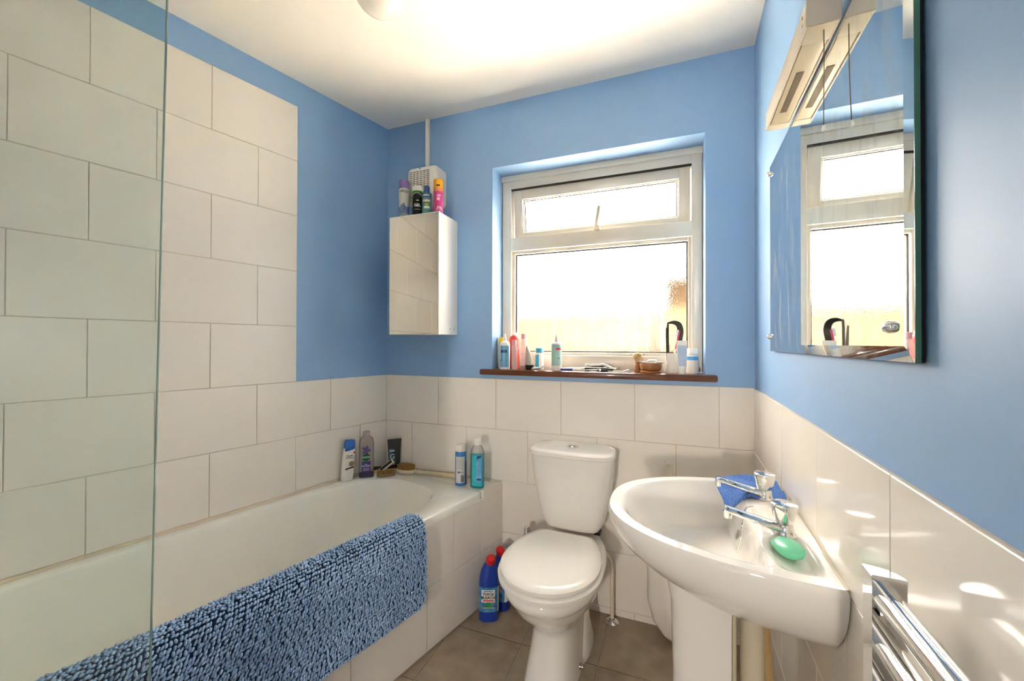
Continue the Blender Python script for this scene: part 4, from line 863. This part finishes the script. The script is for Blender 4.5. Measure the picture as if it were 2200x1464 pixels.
obj('contents', lathe([(0, 0.04), (0.009, 0.04), (0.009, 0.112), (0, 0.112)], 16), mat('orange_oil', 'e58a6e', 0.3), t)
t = sbottle('taller clear bottle with pink cap and red base on the sill', (0.795, 0.052), [(0, 0), (0.018, 0), (0.0195, 0.003), (0.0195, 0.125), (0.013, 0.148), (0, 0.150)], M_PINKC, [(0, 0.150), (0.0125, 0.1505), (0.0125, 0.178), (0, 0.179)], mat('cap_rose', 'cf98a0', 0.35), name='clear_bottle')
obj('contents', lathe([(0, 0.004), (0.0165, 0.004), (0.0165, 0.030), (0, 0.030)], 16), mat('red_toner', 'b8404c', 0.3), t); obj('label', patch(0.0195, 0.018, 0.070, -0.9, 0.3), mat('label_blush', 'ead2cc', 0.4), t, 0)
t = thing('cone_bottle', 'grey cone shaped dispenser with black base on the sill', 'bottle', (0.836, 0.022, SZ), face_cam((0.836, 0.022)))
obj('base', lathe([(0, 0), (0.016, 0), (0.0185, 0.004), (0.0215, 0.024), (0, 0.024)], 28), M_BLACK, t); obj('body', loft([ell(x, 0, r, r, z, 2, 28) for r, z, x in ((0.0215, 0.024, 0), (0.021, 0.034, 0), (0.016, 0.070, -0.004), (0.010, 0.098, -0.009), (0.0055, 0.113, -0.012), (0.002, 0.116, -0.012))]), mat('cone_grey', 'b5ad9f', 0.35), t, 50)
t = sbottle('small white bottle with teal cap and teal label on the sill', (0.876, 0.060), [(0, 0), (0.020, 0), (0.021, 0.003), (0.021, 0.078), (0.017, 0.083), (0, 0.083)], M_WHITE, [(0, 0.083), (0.0205, 0.0835), (0.0205, 0.104), (0.018, 0.107), (0, 0.107)], mat('cap_teal', '49a0b8', 0.35), name='teal_bottle')
obj('label', patch(0.021, 0.006, 0.074, -1.4, -0.1), K_TEAL, t, 0)
t = thing('crumpled_tube', 'crumpled squeezed-out tube lying on the sill beside the cone bottle', 'tube', (0.882, 0.010, SZ), math.radians(-6))
obj('body', loft([[(x, hy*math.cos(a), 0.007+hz*math.sin(a)+dz) for a in [k*PI/8 for k in range(16)]] for x, hy, hz, dz in ((-0.032, 0.004, 0.004, -.002), (-0.026, 0.008, 0.006, 0), (-0.005, 0.010, 0.007, 0.001), (0.012, 0.012, 0.004, 0.004), (0.024, 0.013, 0.0015, 0.006), (0.030, 0.013, 0.001, 0.014))]), mat('tube_foil', 'cfc9c0', 0.3, vary=(40, '8fa8b4')), t, 40)
t = sbottle('white bottle with pale green label and pointed nozzle on the sill', (0.972, 0.024), [(0, 0), (0.0235, 0), (0.025, 0.003), (0.025, 0.122), (0.023, 0.131), (0.010, 0.135), (0, 0.135)], M_WHITE, [(0, 0.135), (0.0095, 0.1355), (0.0095, 0.147), (0.007, 0.156), (0.0035, 0.164), (0.003, 0.174), (0, 0.175)], mat('nozzle_cream', 'dccdb8', 0.4), name='nozzle_bottle')
obj('label', patch(0.025, 0.024, 0.124, -1.15, 1.15), mat('label_sage', '9ec4bc', 0.4), t, 0); obj('print_bar', patch(0.025, 0.098, 0.108, -0.25, 0.95, off=.001), K_RED, t, 0); obj('print_motif', patch(0.025, 0.058, 0.061, 0.25, 0.6, off=.001), K_BK, t, 0)

def lying(name, label, cat, loc, rz): return thing(name, label, cat, (loc[0], loc[1], SZ), rz)
t = lying('toothbrush', 'white and dark blue toothbrush lying next to the nozzle bottle', 'toothbrush', (1.042, 0.018), math.radians(3))
obj('handle', tube(smooth_path([(-0.046, 0, 0.006), (0.0, 0, 0.006), (0.01, 0, 0.006)]), 0.0052, 10), mat('handle_navy', '2c3f8a', 0.3), t); obj('neck', tube(smooth_path([(0.01, 0, 0.006), (0.04, 0, 0.0075), (0.066, 0, 0.006)]), 0.004, 10), M_WHITE, t)
obj('bristle_head', box(0.050, 0.066, -0.005, 0.005, 0.007, 0.016, 0.002), K_WH, t)
t = lying('toothbrush', 'plain white toothbrush lying closer to the window pane', 'toothbrush', (1.040, 0.052), math.radians(2))
obj('handle', tube(smooth_path([(-0.048, 0, 0.006), (0.0, 0, 0.010), (0.045, 0, 0.010), (0.062, 0, 0.006)]), 0.0055, 10), M_WHITE, t); obj('bristle_head', box(0.048, 0.064, -0.005, 0.005, 0.006, 0.017, 0.002), K_WH, t)
t = lying('razor', 'silver handled razor lying across the black trimmer on the sill', 'razor', (1.165, 0.045), math.radians(-2))
obj('handle', tube(smooth_path([(-0.052, 0, 0.026), (0.0, 0, 0.027), (0.03, 0, 0.029), (0.058, 0, 0.018), (0.075, 0, 0.012)]), [0.006]*10+[0.0065]*10+[0.005]*5, 10), M_STEEL, t, 50)
obj('grip', tube([(-0.03, 0, 0.022), (0.028, 0, 0.023)], 0.0052, 10), M_BLACK, t); obj('head', box(0.070, 0.090, -0.018, 0.018, 0.010, 0.018, 0.003), M_STEEL, t); obj('end_ring', xf(lathe([(0.0075, -0.003), (0.0075, 0.003)], 14), Matrix.Translation((-0.056, 0, 0.026)) @ Matrix.Rotation(PI/2, 4, 'Y')), M_OFFW, t)
t = lying('trimmer', 'flat black trimmer lying in the middle of the sill', 'trimmer', (1.165, 0.035), math.radians(1))
obj('body', box(-0.058, 0.072, -0.014, 0.014, 0.0005, 0.016, 0.004), M_BLACK, t); obj('top_plate', box(-0.058, 0.045, -0.010, 0.010, 0.016, 0.019, 0.001), M_WHITE, t)
t = lying('nail_clippers', 'brushed steel nail clippers at the front edge of the sill', 'nail clippers', (1.150, 0.004), math.radians(2))
obj('lower_lever', box(-0.036, 0.036, -0.006, 0.006, 0.001, 0.005, 0.001), M_STEEL, t); obj('upper_lever', xf(box(-0.038, 0.034, -0.006, 0.006, 0.0, 0.003, 0.001), Matrix.Translation((0, 0, 0.008)) @ Matrix.Rotation(math.radians(-4), 4, 'Y')), M_STEEL, t); obj('jaw', box(0.028, 0.038, -0.007, 0.007, 0.001, 0.012, 0.002), M_STEEL, t)
t = lying('tweezers', 'small pale tweezers lying on the sill left of the wooden bowl', 'tweezers', (1.250, 0.006), math.radians(-2))
for s in (-1, 1): obj('arm', box(-0.032, 0.034, s*0.004-0.0015, s*0.004+0.0015, 0.001, 0.005, 0.0006), M_OFFW, t)
obj('joint', box(0.030, 0.036, -0.0055, 0.0055, 0.001, 0.005, 0.001), M_OFFW, t)
t = lying('metal_clip', 'small twisted metal clip lying just left of the shaving brush', 'clip', (1.302, 0.008), math.radians(10))
obj('loop', tube(smooth_path([(-0.016, 0, 0.003), (-0.004, 0.004, 0.008), (0.008, 0, 0.010), (0.014, -0.003, 0.005), (0.006, -0.005, 0.003)]), 0.0025, 8), M_STEEL, t); obj('clip_body', box(0.0, 0.016, -0.006, 0.004, 0.001, 0.007, 0.002), M_STEEL, t)

t = thing('shaving_brush', 'wooden handled shaving brush with pale bristles beside the bowl', 'brush', (1.343, 0.058, SZ))
obj('handle', lathe([(0, 0), (0.0135, 0), (0.0145, 0.003), (0.0135, 0.012), (0.010, 0.018), (0.0125, 0.026), (0.0125, 0.032), (0.008, 0.039), (0.010, 0.046), (0, 0.046)], 24), M_WOODM, t, 50)
obj('bristles', lathe([(0.0095, 0.045), (0.014, 0.055), (0.021, 0.068), (0.0215, 0.076), (0.018, 0.084), (0.010, 0.088), (0, 0.089)], 28), M_SKIN, t, 60)
t = thing('wooden_bowl', 'turned wooden shaving bowl with foot on the sill', 'bowl', (1.400, 0.042, SZ))
obj('foot', lathe([(0, 0), (0.044, 0), (0.046, 0.003), (0.046, 0.007), (0.040, 0.011), (0, 0.011)], 36), M_WOODM, t, 40)
obj('bowl', lathe([(0.030, 0.011), (0.043, 0.014), (0.0475, 0.024), (0.0475, 0.036), (0.046, 0.042), (0.043, 0.042), (0.043, 0.026), (0.030, 0.020), (0, 0.019)], 36, cap0=True), M_WOODM, t, 40)
t = thing('safety_razor', 'flat metal razor laid across the rim of the wooden bowl', 'razor', (1.398, 0.038, SZ+0.0425), math.radians(-6))
obj('handle', box(-0.056, 0.030, -0.006, 0.006, 0.0, 0.005, 0.002), M_STEEL, t); obj('head', box(0.028, 0.056, -0.012, 0.012, 0.0, 0.006, 0.002), mat('razor_grey', '8d877c', 0.35), t); obj('blade', box(-0.05, 0.02, 0.004, 0.014, 0.001, 0.003), M_BLACK, t)
t = thing('soap_sliver', 'white sliver of soap resting on the razor over the bowl', 'soap', (1.406, 0.050, SZ+0.049), math.radians(12)); 
obj('sliver', loft([ell(0, 0, 0.022*k, 0.012*k, z+0.0, 2.4, 20) for k, z in ((0.7, 0), (1, 0.003), (0.9, 0.007), (0.5, 0.010))]), K_WH, t, 60)

t = thing('toothbrush_cup', 'plain white cup holding combs and a toothbrush on the sill', 'cup', (1.487, 0.046, SZ))
obj('cup', lathe([(0, 0), (0.0235, 0), (0.025, 0.003), (0.0245, 0.088), (0.0225, 0.088), (0.022, 0.006), (0, 0.006)], 36), M_WHITE, t, 40)
t = thing('afro_comb', 'black wide comb with arched handle standing in the white cup', 'comb', (1.487, 0.050, SZ+0.008), math.radians(0)); t.rotation_euler = (math.radians(-4), math.radians(2), math.radians(-8))
arch = [(-0.017, 0.06), (-0.0245, 0.20), (-0.020, 0.212), (0.0, 0.216), (0.020, 0.206), (0.029, 0.178), (0.027, 0.150), (0.020, 0.06)]
def plate(path, w, th=0.004):
    P = [Vector((x, 0, z)) for x, z in path]; V, Fc = [], []; n = len(P)
    for i, p in enumerate(P):
        d = (P[min(i+1, n-1)]-P[max(i-1, 0)]).normalized(); q = Vector((-d.z, 0, d.x))*(w[i] if isinstance(w, list) else w)
        V += [p+q+Vector((0, -th/2, 0)), p-q+Vector((0, -th/2, 0)), p-q+Vector((0, th/2, 0)), p+q+Vector((0, th/2, 0))]
    for i in range(n-1):
        for k in range(4): a, b = i*4+k, i*4+(k+1) % 4; Fc.append((a, b, b+4, a+4))
    return V, Fc+[(3, 2, 1, 0), tuple(range(4*n-4, 4*n))]
sp_ = [(p.x, p.z) for p in smooth_path([(x, 0, z) for x, z in arch], 6)]
obj('comb_frame', plate(sp_, [0.0042+0.008*max(0, min(1, (i-12)/12)) if i < 36 else 0.012 for i in range(len(sp_))]), M_BLACK, t, 30)
obj('comb_teeth', join(*[box(-0.016+k*.0042, -0.0145+k*.0042, -0.0012, 0.0012, 0.0, 0.085+0.003*k) for k in range(8)]), M_BLACK, t, 0)
t = thing('rat_tail_comb', 'slim black comb leaning at the left inside the white cup', 'comb', (1.474, 0.034, SZ+0.008)); t.rotation_euler = (0, math.radians(-2.5), math.radians(5))
obj('spine', plate([(0, 0.0), (0, 0.10), (0.0, 0.192)], [0.006, 0.0058, 0.003], 0.004), M_BLACK, t, 0)
obj('teeth', join(*[box(0.004, 0.012-0.0006*abs(k-6), -0.001, 0.001, 0.086+k*.0035, 0.088+k*.0035) for k in range(9)]), M_BLACK, t, 0)
t = thing('toothbrush', 'pink and white toothbrush slanting out of the white cup', 'toothbrush', (1.484, 0.034, SZ+0.010)); t.rotation_euler = (0, math.radians(11), math.radians(-4))
obj('handle', tube([(0, 0, 0), (0, 0, 0.10)], 0.0042, 10), M_WHITE, t); obj('grip', tube([(0, 0, 0.098), (0.0, 0, 0.178)], 0.0042, 10), mat('pink_plastic', 'd6486c', 0.3), t); obj('bristle_head', box(-0.013, -0.002, -0.005, 0.005, 0.152, 0.182, 0.002), K_WH, t)

t = thing('cream_tube', 'white squeeze tube with pale blue label standing on its cap', 'tube', (1.527, 0.012, SZ), face_cam((1.527, 0.012)))
obj('cap', slabbottle([(0, 0.0145, 0.0125, 0), (0.020, 0.0165, 0.0145, 0), (0.022, 0.016, 0.014, 0)], 2.4), M_WHITE, t, 40)
obj('body', slabbottle([(0.022, 0.0165, 0.015, 0), (0.036, 0.0195, 0.015, 0), (0.08, 0.0205, 0.010, 0), (0.12, 0.0210, 0.004, 0), (0.135, 0.0212, 0.0015, 0), (0.143, 0.0212, 0.0012, 0)], 2.4), M_WHITE, t, 50)
obj('label', [(x, y, z) for x, y, z in ((-0.012, -0.0152, 0.034), (0.014, -0.0152, 0.034), (0.0175, -0.0105, 0.08), (0.0175, -0.005, 0.122), (-0.0145, -0.005, 0.122), (-0.0145, -0.0105, 0.08))] and ([(-0.012, -0.0158, 0.034), (0.014, -0.0158, 0.034), (0.0175, -0.0112, 0.08), (0.0175, -0.0055, 0.122), (-0.0145, -0.0055, 0.122), (-0.0145, -0.0112, 0.08)], [(0, 1, 2, 5), (5, 2, 3, 4)]), mat('label_iceblue', 'b4c4dc', 0.4, vary=(60, 'a8b9d4')), t, 0)
t = sbottle('white tub with blue band behind the squeeze tube on the sill', (1.570, 0.070), [(0, 0), (0.024, 0), (0.025, 0.003), (0.025, 0.080), (0.020, 0.084), (0, 0.084)], mat('tub_frost', 'e6e2da', 0.3), [(0, 0.084), (0.023, 0.0845), (0.023, 0.106), (0.021, 0.108), (0, 0.108)], M_WHITE, name='cosmetic_tub', cat='tub')
obj('print_band', patch(0.025, 0.058, 0.074, -1.3, 1.3), mat('band_blue', '4b9ad2', 0.35), t, 0)
